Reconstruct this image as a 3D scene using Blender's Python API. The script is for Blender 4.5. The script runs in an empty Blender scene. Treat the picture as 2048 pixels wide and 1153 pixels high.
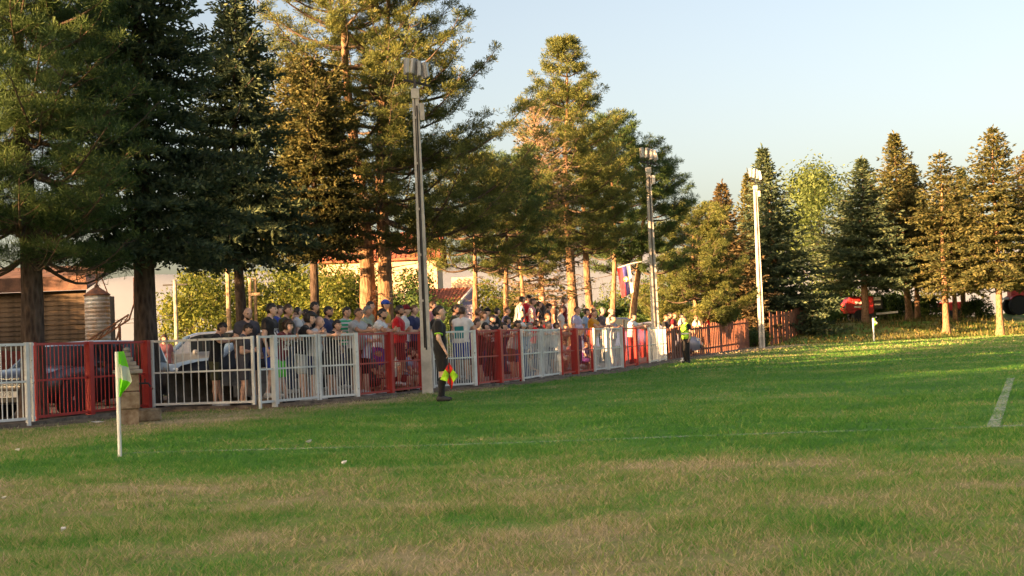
import bpy, bmesh, math, random
import numpy as np
from mathutils import Vector, Matrix

random.seed(7)
RNG = np.random.default_rng(7)
SC = bpy.context.scene
COL = SC.collection
R = math.radians

# ------------------------------------------------------------------ camera
CAM_H = 1.12
FPX = 3000.0                      # focal length in pixels of the 2048 wide photograph
PITCH, ROLL = math.atan(106.0 / FPX), R(-2.3)
cam = bpy.data.cameras.new('camera')
cam.sensor_width = 36.0
cam.lens = 36.0 * FPX / 2048.0
cam.clip_start, cam.clip_end = 0.1, 3000.0
camo = bpy.data.objects.new('camera', cam)
COL.objects.link(camo)
CROT = Matrix.Rotation(math.pi / 2 + PITCH, 3, 'X') @ Matrix.Rotation(ROLL, 3, 'Z')
camo.matrix_world = Matrix.Translation((0, 0, CAM_H)) @ CROT.to_4x4()
SC.camera = camo

# ------------------------------------------------------------------ world, sun, exposure
SUN_EL = R(9.0)
SUN_DIR = Vector((0.78, 0.62, 0.0)).normalized()          # horizontal way the light travels
world = bpy.data.worlds.new('World')
SC.world = world
world.use_nodes = True
wt = world.node_tree
wt.nodes.clear()
sky = wt.nodes.new('ShaderNodeTexSky')
sky.sky_type = 'NISHITA'
sky.sun_disc = False
sky.sun_elevation = SUN_EL
# rotation 0 puts the sun at +Y, turning clockwise seen from above
sky.sun_rotation = math.atan2(-SUN_DIR.x, -SUN_DIR.y)
sky.air_density, sky.dust_density, sky.ozone_density = 0.68, 4.3, 0.0
bg = wt.nodes.new('ShaderNodeBackground')
bg.inputs['Strength'].default_value = 0.062
wo = wt.nodes.new('ShaderNodeOutputWorld')
wt.links.new(sky.outputs[0], bg.inputs[0])
wt.links.new(bg.outputs[0], wo.inputs[0])
sun = bpy.data.lights.new('sun', 'SUN')
sun.energy = 5.0
sun.angle = R(0.6)
sun.color = (1.0, 0.61, 0.30)
suno = bpy.data.objects.new('sun', sun)
COL.objects.link(suno)
suno.location = (-60, -50, 30)
ld = Vector((SUN_DIR.x * math.cos(SUN_EL), SUN_DIR.y * math.cos(SUN_EL), -math.sin(SUN_EL)))
suno.rotation_euler = ld.to_track_quat('-Z', 'Y').to_euler()
vs = SC.view_settings
vs.view_transform = 'Standard'
vs.look = 'None'
vs.gamma = 1.0
vs.use_curve_mapping = False
vs.exposure = 2.7
vs.use_white_balance = True          # the phone's warm evening white balance
vs.white_balance_temperature = 7300
vs.white_balance_tint = 14
SC.render.engine = 'CYCLES'
SC.cycles.max_bounces = 6
SC.cycles.diffuse_bounces = 3
SC.cycles.glossy_bounces = 2
SC.cycles.transparent_max_bounces = 8
SC.cycles.use_denoising = True

# ------------------------------------------------------------------ pixel helpers
def ray(px, py):
    return CROT @ Vector(((px - 1024.0) / FPX, -(py - 576.5) / FPX, -1.0))
def gp(px, py, z=0.0):
    d = ray(px, py)
    t = (z - CAM_H) / d.z
    return Vector((d.x * t, d.y * t, z))
def at(px, py, Y):
    d = ray(px, py)
    t = Y / d.y
    return Vector((d.x * t, Y, CAM_H + d.z * t))
def colx(px, Y, z):
    """the point on pixel column px at depth Y and height z (verticals lean by the roll)"""
    lo, hi = -600.0, 1700.0
    for _ in range(40):
        m = (lo + hi) / 2
        if at(px, m, Y).z > z: lo = m
        else: hi = m
    return at(px, lo, Y)

# ------------------------------------------------------------------ materials
def new_mat(name):
    m = bpy.data.materials.new(name)
    m.use_nodes = True
    nt = m.node_tree
    nt.nodes.clear()
    out = nt.nodes.new('ShaderNodeOutputMaterial')
    return m, nt, out
def N(nt, typ, **kw):
    n = nt.nodes.new(typ)
    for k, v in kw.items():
        if k in n.inputs.keys(): n.inputs[k].default_value = v
        else: setattr(n, k, v)
    return n
def mixc(nt, fac, a, b):
    n = nt.nodes.new('ShaderNodeMix')
    n.data_type = 'RGBA'
    for s, v in ((0, fac), (6, a), (7, b)):
        if isinstance(v, (int, float)): n.inputs[s].default_value = v
        elif isinstance(v, (tuple, list)): n.inputs[s].default_value = (*v[:3], 1)
        else: nt.links.new(v, n.inputs[s])
    return n.outputs[2]
def ramp(nt, src, stops):
    n = nt.nodes.new('ShaderNodeValToRGB')
    e = n.color_ramp.elements
    while len(e) < len(stops): e.new(0.5)
    for i, (p, c) in enumerate(stops):
        e[i].position = p
        e[i].color = (*c, 1) if len(c) == 3 else c
    nt.links.new(src, n.inputs[0])
    return n.outputs[0]
def mathn(nt, op, a, b=None, clamp=False):
    n = nt.nodes.new('ShaderNodeMath')
    n.operation = op
    n.use_clamp = clamp
    for i, v in enumerate((a, b)):
        if v is None: continue
        if isinstance(v, (int, float)): n.inputs[i].default_value = v
        else: nt.links.new(v, n.inputs[i])
    return n.outputs[0]
def noise(nt, vec, scale, detail=4, rough=0.55):
    n = nt.nodes.new('ShaderNodeTexNoise')
    n.inputs['Scale'].default_value = scale
    n.inputs['Detail'].default_value = detail
    n.inputs['Roughness'].default_value = rough
    if vec is not None: nt.links.new(vec, n.inputs['Vector'])
    return n.outputs[0]
def bump(nt, h, strength, dist=0.02):
    n = nt.nodes.new('ShaderNodeBump')
    n.inputs['Strength'].default_value = strength
    n.inputs['Distance'].default_value = dist
    nt.links.new(h, n.inputs['Height'])
    return n.outputs[0]
MATS = {}
def pm(name, col, rough=0.7, metal=0.0, scale=6.0, amt=0.18, bmp=0.15, col2=None, coat=0.0):
    """a plain material with some noise in its colour and relief"""
    if name in MATS: return MATS[name]
    m, nt, out = new_mat(name)
    tc = nt.nodes.new('ShaderNodeTexCoord').outputs['Object']
    f = noise(nt, tc, scale, 5, 0.62)
    c2 = col2 if col2 else tuple(min(1, c * (1 - amt * 1.6)) for c in col)
    c1 = tuple(min(1, c * (1 + amt * 0.5)) for c in col)
    base = ramp(nt, f, [(0.36, c2), (0.62, c1)])
    b = N(nt, 'ShaderNodeBsdfPrincipled', Roughness=rough, Metallic=metal)
    b.inputs['Coat Weight'].default_value = coat
    nt.links.new(base, b.inputs['Base Color'])
    if bmp: nt.links.new(bump(nt, f, bmp, 0.01), b.inputs['Normal'])
    nt.links.new(b.outputs[0], out.inputs[0])
    MATS[name] = m
    return m
def foliage_mat(name, cols, trans=0.3, nscale=0.7, spec=0.25):
    """leaf colour differs from shoot to shoot and slowly through the crown"""
    m, nt, out = new_mat(name)
    geo = nt.nodes.new('ShaderNodeNewGeometry')
    tc = nt.nodes.new('ShaderNodeTexCoord').outputs['Object']
    f = noise(nt, tc, nscale, 3, 0.6)
    k = mathn(nt, 'ADD', mathn(nt, 'MULTIPLY', geo.outputs['Random Per Island'], 0.5), mathn(nt, 'MULTIPLY', f, 0.5))
    c = ramp(nt, k, [(0.25 + 0.5 * i / (len(cols) - 1), q) for i, q in enumerate(cols)])
    d = N(nt, 'ShaderNodeBsdfPrincipled', Roughness=0.6)
    d.inputs['Specular IOR Level'].default_value = spec
    t = nt.nodes.new('ShaderNodeBsdfTranslucent')
    nt.links.new(c, d.inputs['Base Color'])
    nt.links.new(c, t.inputs['Color'])
    x = N(nt, 'ShaderNodeMixShader')
    x.inputs[0].default_value = trans
    nt.links.new(d.outputs[0], x.inputs[1])
    nt.links.new(t.outputs[0], x.inputs[2])
    nt.links.new(x.outputs[0], out.inputs[0])
    MATS[name] = m
    return m
def bark_mat(name, dark, light, sc=1.0):
    m, nt, out = new_mat(name)
    tc = nt.nodes.new('ShaderNodeTexCoord').outputs['Object']
    mp = nt.nodes.new('ShaderNodeMapping')
    mp.inputs['Scale'].default_value = (9 * sc, 9 * sc, 2.6 * sc)
    nt.links.new(tc, mp.inputs[0])
    f = noise(nt, mp.outputs[0], 1.6, 6, 0.7)
    v = nt.nodes.new('ShaderNodeTexVoronoi')
    v.inputs['Scale'].default_value = 1.7
    nt.links.new(mp.outputs[0], v.inputs['Vector'])
    h = mathn(nt, 'ADD', mathn(nt, 'MULTIPLY', f, 0.6), mathn(nt, 'MULTIPLY', v.outputs[0], 0.5))
    c = ramp(nt, h, [(0.3, dark), (0.75, light)])
    b = N(nt, 'ShaderNodeBsdfPrincipled', Roughness=0.9)
    b.inputs['Specular IOR Level'].default_value = 0.15
    nt.links.new(c, b.inputs['Base Color'])
    nt.links.new(bump(nt, h, 0.9, 0.05), b.inputs['Normal'])
    nt.links.new(b.outputs[0], out.inputs[0])
    MATS[name] = m
    return m

# ------------------------------------------------------------------ mesh helpers
def np_mesh(name, verts, faces, smooth=False):
    """verts (n,3), faces (m,k) with one k for all"""
    verts = np.asarray(verts, dtype=np.float32).reshape(-1, 3)
    faces = np.asarray(faces, dtype=np.int32)
    m, k = faces.shape
    me = bpy.data.meshes.new(name)
    me.vertices.add(len(verts))
    me.vertices.foreach_set('co', verts.ravel())
    me.loops.add(m * k)
    me.loops.foreach_set('vertex_index', faces.ravel())
    me.polygons.add(m)
    me.polygons.foreach_set('loop_start', np.arange(0, m * k, k, dtype=np.int32))
    if smooth: me.polygons.foreach_set('use_smooth', np.ones(m, dtype=bool))
    me.update(calc_edges=True)
    return me
def link(name, me, mat=None, parent=None, loc=None, rotz=None):
    o = bpy.data.objects.new(name, me)
    COL.objects.link(o)
    if mat is not None and me is not None and len(me.materials) == 0: me.materials.append(mat)
    if parent is not None: o.parent = parent
    if loc is not None: o.location = loc
    if rotz is not None: o.rotation_euler = (0, 0, rotz)
    return o
def tag(o, label, cat=None, group=None, kind=None):
    o['label'] = label
    if cat: o['category'] = cat
    if group: o['group'] = group
    if kind: o['kind'] = kind
    return o
def thing(name, label, cat, loc=(0, 0, 0), rotz=0.0, group=None):
    o = bpy.data.objects.new(name, None)
    o.empty_display_size = 0.2
    COL.objects.link(o)
    o.location = loc
    o.rotation_euler = (0, 0, rotz)
    return tag(o, label, cat, group)
def struct(name, me, mat, label):
    return tag(link(name, me, mat), label, kind='structure')
def copy_tree(root, label, loc, rotz=0.0, scale=(1, 1, 1), group=None):
    def rec(o, parent):
        c = o.copy()
        COL.objects.link(c)
        c.parent = parent
        for ch in o.children: rec(ch, c)
        return c
    c = rec(root, None)
    c.location = loc
    c.rotation_euler = (0, 0, rotz)
    c.scale = scale if not isinstance(scale, (int, float)) else (scale,) * 3
    c['label'] = label
    if group: c['group'] = group
    return c

class MB:
    """collects boxes, tubes and rings into one mesh"""
    def __init__(self): self.v, self.f = [], []
    def add(self, vs, fs):
        o = len(self.v)
        self.v += [tuple(p) for p in vs]
        self.f += [tuple(i + o for i in q) for q in fs]
        return self
    def box(self, c, s, rot=None):
        x, y, z = s[0] / 2, s[1] / 2, s[2] / 2
        p = [Vector((a * x, b * y, d * z)) for a in (-1, 1) for b in (-1, 1) for d in (-1, 1)]
        if rot is not None: p = [rot @ q for q in p]
        c = Vector(c)
        return self.add([q + c for q in p], [(0, 1, 3, 2), (4, 6, 7, 5), (0, 4, 5, 1), (2, 3, 7, 6), (0, 2, 6, 4), (1, 5, 7, 3)])
    def beam(self, a, b, w, h, up=(0, 0, 1)):
        a, b = Vector(a), Vector(b)
        d = (b - a)
        L = d.length
        d.normalize()
        s = d.cross(Vector(up))
        if s.length < 1e-4: s = d.cross(Vector((1, 0, 0)))
        s.normalize()
        u = s.cross(d)
        M = Matrix((s, d, u)).transposed()
        return self.box((a + b) / 2, (w, L, h), M)
    def tube(self, pts, rad, n=8, cap=True):
        pts = [Vector(p) for p in pts]
        if isinstance(rad, (int, float)): rad = [rad] * len(pts)
        ref = Vector((0.31, 0.17, 0.93))
        vs, fs = [], []
        for i, p in enumerate(pts):
            d = (pts[min(i + 1, len(pts) - 1)] - pts[max(i - 1, 0)]).normalized()
            s = d.cross(ref)
            if s.length < 0.05: s = d.cross(Vector((1, 0, 0)))
            s.normalize()
            u = s.cross(d)
            for k in range(n):
                a = 2 * math.pi * k / n
                vs.append(p + (s * math.cos(a) + u * math.sin(a)) * rad[i])
        for i in range(len(pts) - 1):
            for k in range(n):
                a, b = i * n + k, i * n + (k + 1) % n
                fs.append((a, b, b + n, a + n))
        if cap:
            fs.append(tuple(reversed(range(n))))
            fs.append(tuple(range((len(pts) - 1) * n, len(pts) * n)))
        return self.add(vs, fs)
    def lathe(self, prof, n=20, axis='z', c=(0, 0, 0)):
        """prof: (radius, height) pairs"""
        c = Vector(c)
        vs, fs = [], []
        for r, h in prof:
            for k in range(n):
                a = 2 * math.pi * k / n
                p = (r * math.cos(a), r * math.sin(a), h)
                if axis == 'y': p = (p[0], p[2], p[1])
                if axis == 'x': p = (p[2], p[0], p[1])
                vs.append(c + Vector(p))
        for i in range(len(prof) - 1):
            for k in range(n):
                a, b = i * n + k, i * n + (k + 1) % n
                fs.append((a, b, b + n, a + n))
        fs.append(tuple(reversed(range(n))))
        fs.append(tuple(range((len(prof) - 1) * n, len(prof) * n)))
        return self.add(vs, fs)
    def prism(self, poly, y0, y1):
        """poly in x,z pushed from y0 to y1"""
        n = len(poly)
        vs = [(x, y0, z) for x, z in poly] + [(x, y1, z) for x, z in poly]
        fs = [tuple(range(n)), tuple(reversed(range(n, 2 * n)))]
        fs += [(i, (i + 1) % n, n + (i + 1) % n, n + i) for i in range(n)]
        return self.add(vs, fs)
    def mesh(self, name, smooth=False, bevel=0.0):
        me = bpy.data.meshes.new(name)
        me.from_pydata([tuple(p) for p in self.v], [], self.f)
        bm = bmesh.new()
        bm.from_mesh(me)
        bmesh.ops.recalc_face_normals(bm, faces=bm.faces)
        if bevel:
            ed = [e for e in bm.edges if len(e.link_faces) == 2 and e.calc_face_angle(0) > 0.6]
            bmesh.ops.bevel(bm, geom=ed, offset=bevel, segments=1, affect='EDGES', clamp_overlap=True)
        if smooth:
            for f in bm.faces: f.smooth = True
            for e in bm.edges:
                if len(e.link_faces) == 2 and e.calc_face_angle(0) > 0.75: e.smooth = False
        bm.to_mesh(me)
        bm.free()
        return me
    def build(self, name, mat, parent=None, smooth=False, bevel=0.0, loc=None, rotz=None):
        return link(name, self.mesh(name, smooth, bevel), mat, parent, loc, rotz)

# ------------------------------------------------------------------ the fence line, read off the photograph
FBASE = [(-115, 868), (64, 852), (183, 838), (296, 824), (308, 823), (510, 817), (552, 815.5), (638, 808), (716, 802),
         (784, 793), (845, 785), (868, 783.5), (953, 777.5), (1003, 771.5), (1044, 767), (1084, 760.5), (1124, 756), (1154, 752),
         (1188, 748), (1216, 744.5), (1247, 740), (1274, 735), (1298.5, 730.5), (1318, 727), (1334, 723.5), (1498, 697.5)]
FPTS = [gp(x, y) for x, y in FBASE]
FENCE_H = 1.418
def fence_dist(p):
    """signed distance in plan: positive behind the fence (the spectators' side)"""
    best = 1e9
    sg = 1
    for a, b in zip(FPTS[:-1], FPTS[1:]):
        d = (b - a).to_2d()
        L2 = d.length_squared
        q = (p - a).to_2d()
        t = max(0, min(1, q.dot(d) / L2))
        r = q - d * t
        if r.length < best:
            best = r.length
            sg = 1 if (d.x * q.y - d.y * q.x) > 0 else -1
    return best * sg
def behind(px, py, off):
    """depth Y on this pixel's ray where the fence is `off` metres in front"""
    lo, hi = 15.0, 140.0
    # start from the fence depth at this column
    for (x0, y0), (x1, y1), a, b in zip(FBASE[:-1], FBASE[1:], FPTS[:-1], FPTS[1:]):
        if x0 <= px <= x1:
            t = (px - x0) / (x1 - x0)
            lo = (a + (b - a) * t).y - 0.3
    hi = lo + 14
    for _ in range(30):
        m = (lo + hi) / 2
        if fence_dist(at(px, py, m)) < off: lo = m
        else: hi = m
    return lo
T_DIR = Vector((0.30, 1.0, 0)).normalized()      # along the touchline, away from the camera
T_NRM = Vector((T_DIR.y, -T_DIR.x, 0))           # towards the pitch
CORNER = gp(240, 914)
# ================================================================== setting: ground
def ground_mat(name, kind):
    """kind: pitch / blades share the same patches of green and dry grass; bank and earth are drier"""
    m, nt, out = new_mat(name)
    geo = nt.nodes.new('ShaderNodeNewGeometry')
    pos = geo.outputs['Position']
    def dot(v, off):
        n = nt.nodes.new('ShaderNodeVectorMath')
        n.operation = 'DOT_PRODUCT'
        nt.links.new(pos, n.inputs[0])
        n.inputs[1].default_value = v
        return mathn(nt, 'ADD', n.outputs['Value'], off)
    # stretched coordinates: mowing and wear run along the pitch
    big = noise(nt, pos, 0.22, 4, 0.6)
    mid = noise(nt, pos, 0.9, 5, 0.65)
    fine = noise(nt, pos, 9.0, 4, 0.7)
    g0 = GOAL_N.dot(CORNER)
    g = dot((GOAL_N.x, GOAL_N.y, 0), -g0)              # metres beyond the goal line
    s = dot((T_NRM.x, T_NRM.y, 0), -T_NRM.dot(CORNER)) # metres inside the touchline
    def sstep(v, a, b):
        r = nt.nodes.new('ShaderNodeMapRange')
        r.interpolation_type = 'SMOOTHSTEP'
        nt.links.new(v, r.inputs[0])
        r.inputs[1].default_value, r.inputs[2].default_value = a, b
        return r.outputs[0]
    dry_near = mathn(nt, 'MULTIPLY', sstep(mathn(nt, 'MULTIPLY', g, -1.0), 1.2, 3.6), 0.37)
    dry_side = mathn(nt, 'MULTIPLY', sstep(mathn(nt, 'MULTIPLY', s, -1.0), 0.8, 2.8), 0.46)
    wob = mathn(nt, 'MULTIPLY', mathn(nt, 'SUBTRACT', big, 0.5), 1.15)
    wob2 = mathn(nt, 'MULTIPLY', mathn(nt, 'SUBTRACT', mid, 0.5), 1.05)
    dry = mathn(nt, 'ADD', mathn(nt, 'MAXIMUM', dry_near, dry_side), mathn(nt, 'ADD', wob, wob2))
    far_dry = mathn(nt, 'MULTIPLY', sstep(g, 22.0, 62.0), 0.22)
    dry = mathn(nt, 'ADD', dry, mathn(nt, 'ADD', far_dry, 0.17))
    lush = [(0.0, (0.072, 0.235, 0.040)), (0.22, (0.118, 0.305, 0.055)), (0.42, (0.225, 0.335, 0.088)),
            (0.6, (0.35, 0.34, 0.145)), (0.8, (0.51, 0.425, 0.255)), (1.0, (0.60, 0.48, 0.34))]
    if kind == 'blades':
        dry = mathn(nt, 'ADD', dry, mathn(nt, 'MULTIPLY', mathn(nt, 'SUBTRACT', geo.outputs['Random Per Island'], 0.5), 0.7))
    elif kind == 'bank':
        dry = mathn(nt, 'ADD', 0.42, mathn(nt, 'ADD', wob, mathn(nt, 'MULTIPLY', wob2, 1.2)))
    elif kind == 'earth':
        dry = mathn(nt, 'ADD', 0.62, mathn(nt, 'ADD', wob, wob2))
    else:
        dry = mathn(nt, 'ADD', dry, mathn(nt, 'MULTIPLY', mathn(nt, 'SUBTRACT', fine, 0.5), 0.55))
    c = ramp(nt, mathn(nt, 'ADD', dry, 0.0, True), lush)
    b = N(nt, 'ShaderNodeBsdfPrincipled', Roughness=0.85)
    b.inputs['Specular IOR Level'].default_value = 0.12
    if kind != 'blades':
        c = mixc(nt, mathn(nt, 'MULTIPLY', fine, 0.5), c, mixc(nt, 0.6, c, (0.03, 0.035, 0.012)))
        hh = mathn(nt, 'ADD', fine, noise(nt, pos, 34.0, 3, 0.7))
        nt.links.new(bump(nt, hh, 0.9, 0.06), b.inputs['Normal'])
    nt.links.new(c, b.inputs['Base Color'])
    if kind == 'blades':
        t = nt.nodes.new('ShaderNodeBsdfTranslucent')
        nt.links.new(c, t.inputs['Color'])
        x = N(nt, 'ShaderNodeMixShader')
        x.inputs[0].default_value = 0.45
        nt.links.new(b.outputs[0], x.inputs[1])
        nt.links.new(t.outputs[0], x.inputs[2])
        nt.links.new(x.outputs[0], out.inputs[0])
    else:
        nt.links.new(b.outputs[0], out.inputs[0])
    MATS[name] = m
    return m
GOAL_A, GOAL_B = gp(240, 914), gp(2040, 858)
GOAL_D = (GOAL_B - GOAL_A).normalized()
GOAL_N = Vector((-GOAL_D.y, GOAL_D.x, 0))         # beyond the goal line, into the pitch
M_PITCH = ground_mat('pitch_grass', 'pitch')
M_BLADE = ground_mat('grass_blades', 'blades')
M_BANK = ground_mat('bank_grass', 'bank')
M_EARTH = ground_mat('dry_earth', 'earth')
M_DIRT = pm('packed_dirt', (0.20, 0.145, 0.095), 0.95, scale=1.3, amt=0.3, bmp=0.5)

# dirt and dry grass to the horizon
g = MB().add([(-900, -300, -0.03), (900, -300, -0.03), (900, 1800, -0.03), (-900, 1800, -0.03)], [(0, 1, 2, 3)])
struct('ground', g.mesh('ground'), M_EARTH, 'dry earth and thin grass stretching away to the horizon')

# the pitch, a sheet bounded by the fence on the left; a fine grid with gentle unevenness
def pitch_mesh():
    ys = np.concatenate([np.linspace(-30, 6, 10), np.linspace(7, 60, 90), np.linspace(61.5, 132, 48)])
    left = []
    fy = np.array([p.y for p in FPTS]); fx = np.array([p.x for p in FPTS])
    for y in ys:
        x = np.interp(y, fy, fx) if y > fy[0] else fx[0] + (y - fy[0]) * 0.3
        if y > fy[-1]: x = fx[-1] + (y - fy[-1]) * 0.33
        left.append(x - 0.05)
    nx = 46
    u = np.linspace(0, 1, nx) ** 1.5
    V = np.zeros((len(ys), nx, 3))
    for i, y in enumerate(ys):
        V[i, :, 0] = left[i] + u * (90 - left[i])
        V[i, :, 1] = y
    V[:, :, 2] = 0.012 * np.sin(V[:, :, 0] * 0.9 + V[:, :, 1] * 0.31) * np.sin(V[:, :, 1] * 0.43)
    idx = np.arange(len(ys) * nx).reshape(len(ys), nx)
    F = np.stack([idx[:-1, :-1], idx[:-1, 1:], idx[1:, 1:], idx[1:, :-1]], -1).reshape(-1, 4)
    return np_mesh('pitch', V, F, True)
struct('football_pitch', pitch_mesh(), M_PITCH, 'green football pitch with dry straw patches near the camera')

# the bank behind the far end
BK0, BK1 = gp(1545, 693), gp(2048, 669)
BKD = (BK1 - BK0).normalized()
BKN = Vector((-BKD.y, BKD.x, 0))
def bank_h(p):
    q = p - BK0
    a, n = q.dot(BKD), q.dot(BKN)
    t = max(0.0, min(1.0, n / 11.0)); t = t * t * (3 - 2 * t)
    e = max(0.0, min(1.0, (a + 9) / 12.0)); e = e * e * (3 - 2 * e)
    w = 0.14 * math.sin(a * 0.9 + n * 0.5) + 0.10 * math.sin(a * 2.3 + 1.3) * math.cos(n * 1.1) + 0.08 * math.sin(n * 2.1 + a * .37)
    return -0.06 + (1.35 + 0.006 * a + w * 0.8) * t * e + 0.25 * t * (1 - e)
def bank_mesh():
    A = np.linspace(-26, 95, 170); Nn = np.concatenate([np.linspace(-1.5, 16, 40), np.linspace(17, 120, 20)])
    V = []
    for n in Nn:
        for a in A:
            p = BK0 + BKD * float(a) + BKN * float(n)
            V.append((p.x, p.y, bank_h(p)))
    idx = np.arange(len(A) * len(Nn)).reshape(len(Nn), len(A))
    F = np.stack([idx[:-1, :-1], idx[:-1, 1:], idx[1:, 1:], idx[1:, :-1]], -1).reshape(-1, 4)
    return np_mesh('bank', V, F, True)
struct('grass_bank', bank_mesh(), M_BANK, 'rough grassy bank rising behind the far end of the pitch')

# blades of grass: one triangle each, thinning out with distance
def blades(name, rects, hscale, seed, mat, label, zf=None):
    rng = np.random.default_rng(seed)
    P, Hh, W = [], [], []
    for (y0, y1, dens, h, w) in rects:
        area_pts = int(dens * 0.36 * (y1 ** 2 - y0 ** 2))
        y = np.sqrt(rng.uniform(y0 ** 2, y1 ** 2, area_pts))
        x = rng.uniform(-0.37, 0.37, area_pts) * y
        P.append(np.stack([x, y, np.zeros_like(x)], 1))
        Hh.append(h * rng.uniform(0.4, 1.25, area_pts) * hscale)
        W.append(w * rng.uniform(0.7, 1.3, area_pts))
    P = np.concatenate(P); Hh = np.concatenate(Hh); W = np.concatenate(W)
    fy = np.array([p.y for p in FPTS]); fx = np.array([p.x for p in FPTS])
    lim = np.where(P[:, 1] < fy[0], fx[0] + (P[:, 1] - fy[0]) * 0.3, np.interp(P[:, 1], fy, fx))
    keep = P[:, 0] > lim + 0.15
    # clumps: drop blades in a blotchy way so that the sward is uneven
    cl = np.sin(P[:, 0] * 3.1 + 1.7 * np.sin(P[:, 1] * 1.9)) * np.sin(P[:, 1] * 4.3 + 1.3 * np.sin(P[:, 0] * 2.3))
    keep &= (rng.uniform(0, 1, len(P)) < 0.72 + 0.3 * cl)
    P, Hh, W, cl = P[keep], Hh[keep], W[keep], cl[keep]
    c2 = np.sin(P[:, 0] * 9.7 + 2.1 * np.sin(P[:, 1] * 5.3)) * np.sin(P[:, 1] * 11.9 + 1.9 * np.sin(P[:, 0] * 7.1))
    Hh = Hh * np.maximum(.35, 1 + 0.35 * cl + 0.55 * c2)
    n = len(P)
    a = rng.uniform(0, 2 * np.pi, n)
    side = np.stack([np.cos(a), np.sin(a), np.zeros(n)], 1) * W[:, None] * 0.5
    b = rng.uniform(0, 2 * np.pi, n)
    lean = rng.uniform(0.3, 1.9, n)
    tip = P + np.stack([np.cos(b) * Hh * lean, np.sin(b) * Hh * lean, Hh], 1)
    V = np.stack([P - side, P + side, tip], 1).reshape(-1, 3)
    V[:, 2] += 0.012 * np.sin(V[:, 0] * 0.9 + V[:, 1] * 0.31) * np.sin(V[:, 1] * 0.43)
    F = np.arange(3 * n).reshape(-1, 3)
    o = link(name, np_mesh(name, V, F), mat)
    return tag(o, label, 'grass', kind='stuff')
blades('grass', [(6.3, 11, 3000, 0.038, 0.0068), (11, 16, 1500, 0.038, 0.0095), (16, 24, 600, 0.042, 0.014), (24, 42, 190, 0.038, 0.020), (42, 75, 60, 0.045, 0.045), (75, 128, 14, 0.06, 0.10)],
       1.0, 3, M_BLADE, 'short worn grass, green and straw coloured, covering the pitch')
# weeds and tall grass on the bank
def bank_weeds():
    rng = np.random.default_rng(5)
    P, Hh = [], []
    for i in range(9000):
        a, n = rng.uniform(-8, 34), rng.uniform(0.5, 15)
        p = BK0 + BKD * float(a) + BKN * float(n)
        P.append((p.x, p.y, bank_h(p))); Hh.append(rng.uniform(0.08, 0.3) * (2.0 if n > 6 and rng.uniform() < .25 else 1))
    P = np.array(P); Hh = np.array(Hh); n = len(P)
    a = rng.uniform(0, 2 * np.pi, n); W = rng.uniform(0.03, 0.09, n)
    side = np.stack([np.cos(a), np.sin(a), np.zeros(n)], 1) * W[:, None]
    tip = P + np.stack([rng.normal(0, .3, n) * Hh, rng.normal(0, .3, n) * Hh, Hh], 1)
    V = np.stack([P - side, P + side, tip], 1).reshape(-1, 3)
    o = link('bank_weeds', np_mesh('bank_weeds', V, np.arange(3 * n).reshape(-1, 3)),
             foliage_mat('weeds', [(0.06, 0.08, 0.02), (0.14, 0.14, 0.035), (0.26, 0.20, 0.08)], 0.35, 0.3))
    tag(o, 'tufts of weeds and dry tall grass on the bank', 'weeds', kind='stuff')
bank_weeds()

# white lines, worn thin: sheets 4 mm above the grass whose paint is broken up
def line_mat(name, cover, amax):
    m, nt, out = new_mat(name)
    geo = nt.nodes.new('ShaderNodeNewGeometry')
    f = noise(nt, geo.outputs['Position'], 22.0, 5, 0.8)
    f2 = noise(nt, geo.outputs['Position'], 0.8, 3, 0.6)
    k = mathn(nt, 'ADD', mathn(nt, 'MULTIPLY', f, 0.85), mathn(nt, 'MULTIPLY', f2, 0.15))
    a = ramp(nt, k, [(0.46 - cover, (amax, amax, amax)), (0.58 - cover, (0, 0, 0))])
    d = N(nt, 'ShaderNodeBsdfPrincipled', Roughness=0.9)
    d.inputs['Base Color'].default_value = (0.70, 0.74, 0.64, 1)
    t = nt.nodes.new('ShaderNodeBsdfTransparent')
    x = N(nt, 'ShaderNodeMixShader')
    nt.links.new(a, x.inputs[0])
    nt.links.new(t.outputs[0], x.inputs[1])
    nt.links.new(d.outputs[0], x.inputs[2])
    nt.links.new(x.outputs[0], out.inputs[0])
    return m
def line(name, a, b, w, cover, label, amax=.34):
    d = (b - a).normalized(); n = Vector((-d.y, d.x, 0)) * w / 2
    k = max(2, int((b - a).length / 0.5))
    V, F = [], []
    for i in range(k + 1):
        p = a + (b - a) * (i / k)
        z = 0.030 + 0.012 * math.sin(p.x * 0.9 + p.y * 0.31) * math.sin(p.y * 0.43)
        V += [(p + n).to_tuple()[:2] + (z,), (p - n).to_tuple()[:2] + (z,)]
        if i: F.append((2 * i - 2, 2 * i - 1, 2 * i + 1, 2 * i))
    struct(name, np_mesh(name, V, F), line_mat(name, cover, amax), label)
line('goal_line', GOAL_A, GOAL_A + (GOAL_B - GOAL_A) * 1.4, 0.17, 0.035, 'faint worn white goal line crossing the grass from the corner flag')
pa0 = gp(1986, 860)
line('penalty_area_line', pa0, gp(2022, 760), 0.13, 0.0, 'white penalty area line running away at the right', .42)
line('goal_area_mark', gp(2000, 858), gp(2075, 855), 0.14, 0.0, 'short brighter stretch of white line by the penalty area line', .5)
line('touchline', CORNER, CORNER + T_DIR * 118, 0.12, 0.10, 'faint worn white touchline along the fence side')

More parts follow.
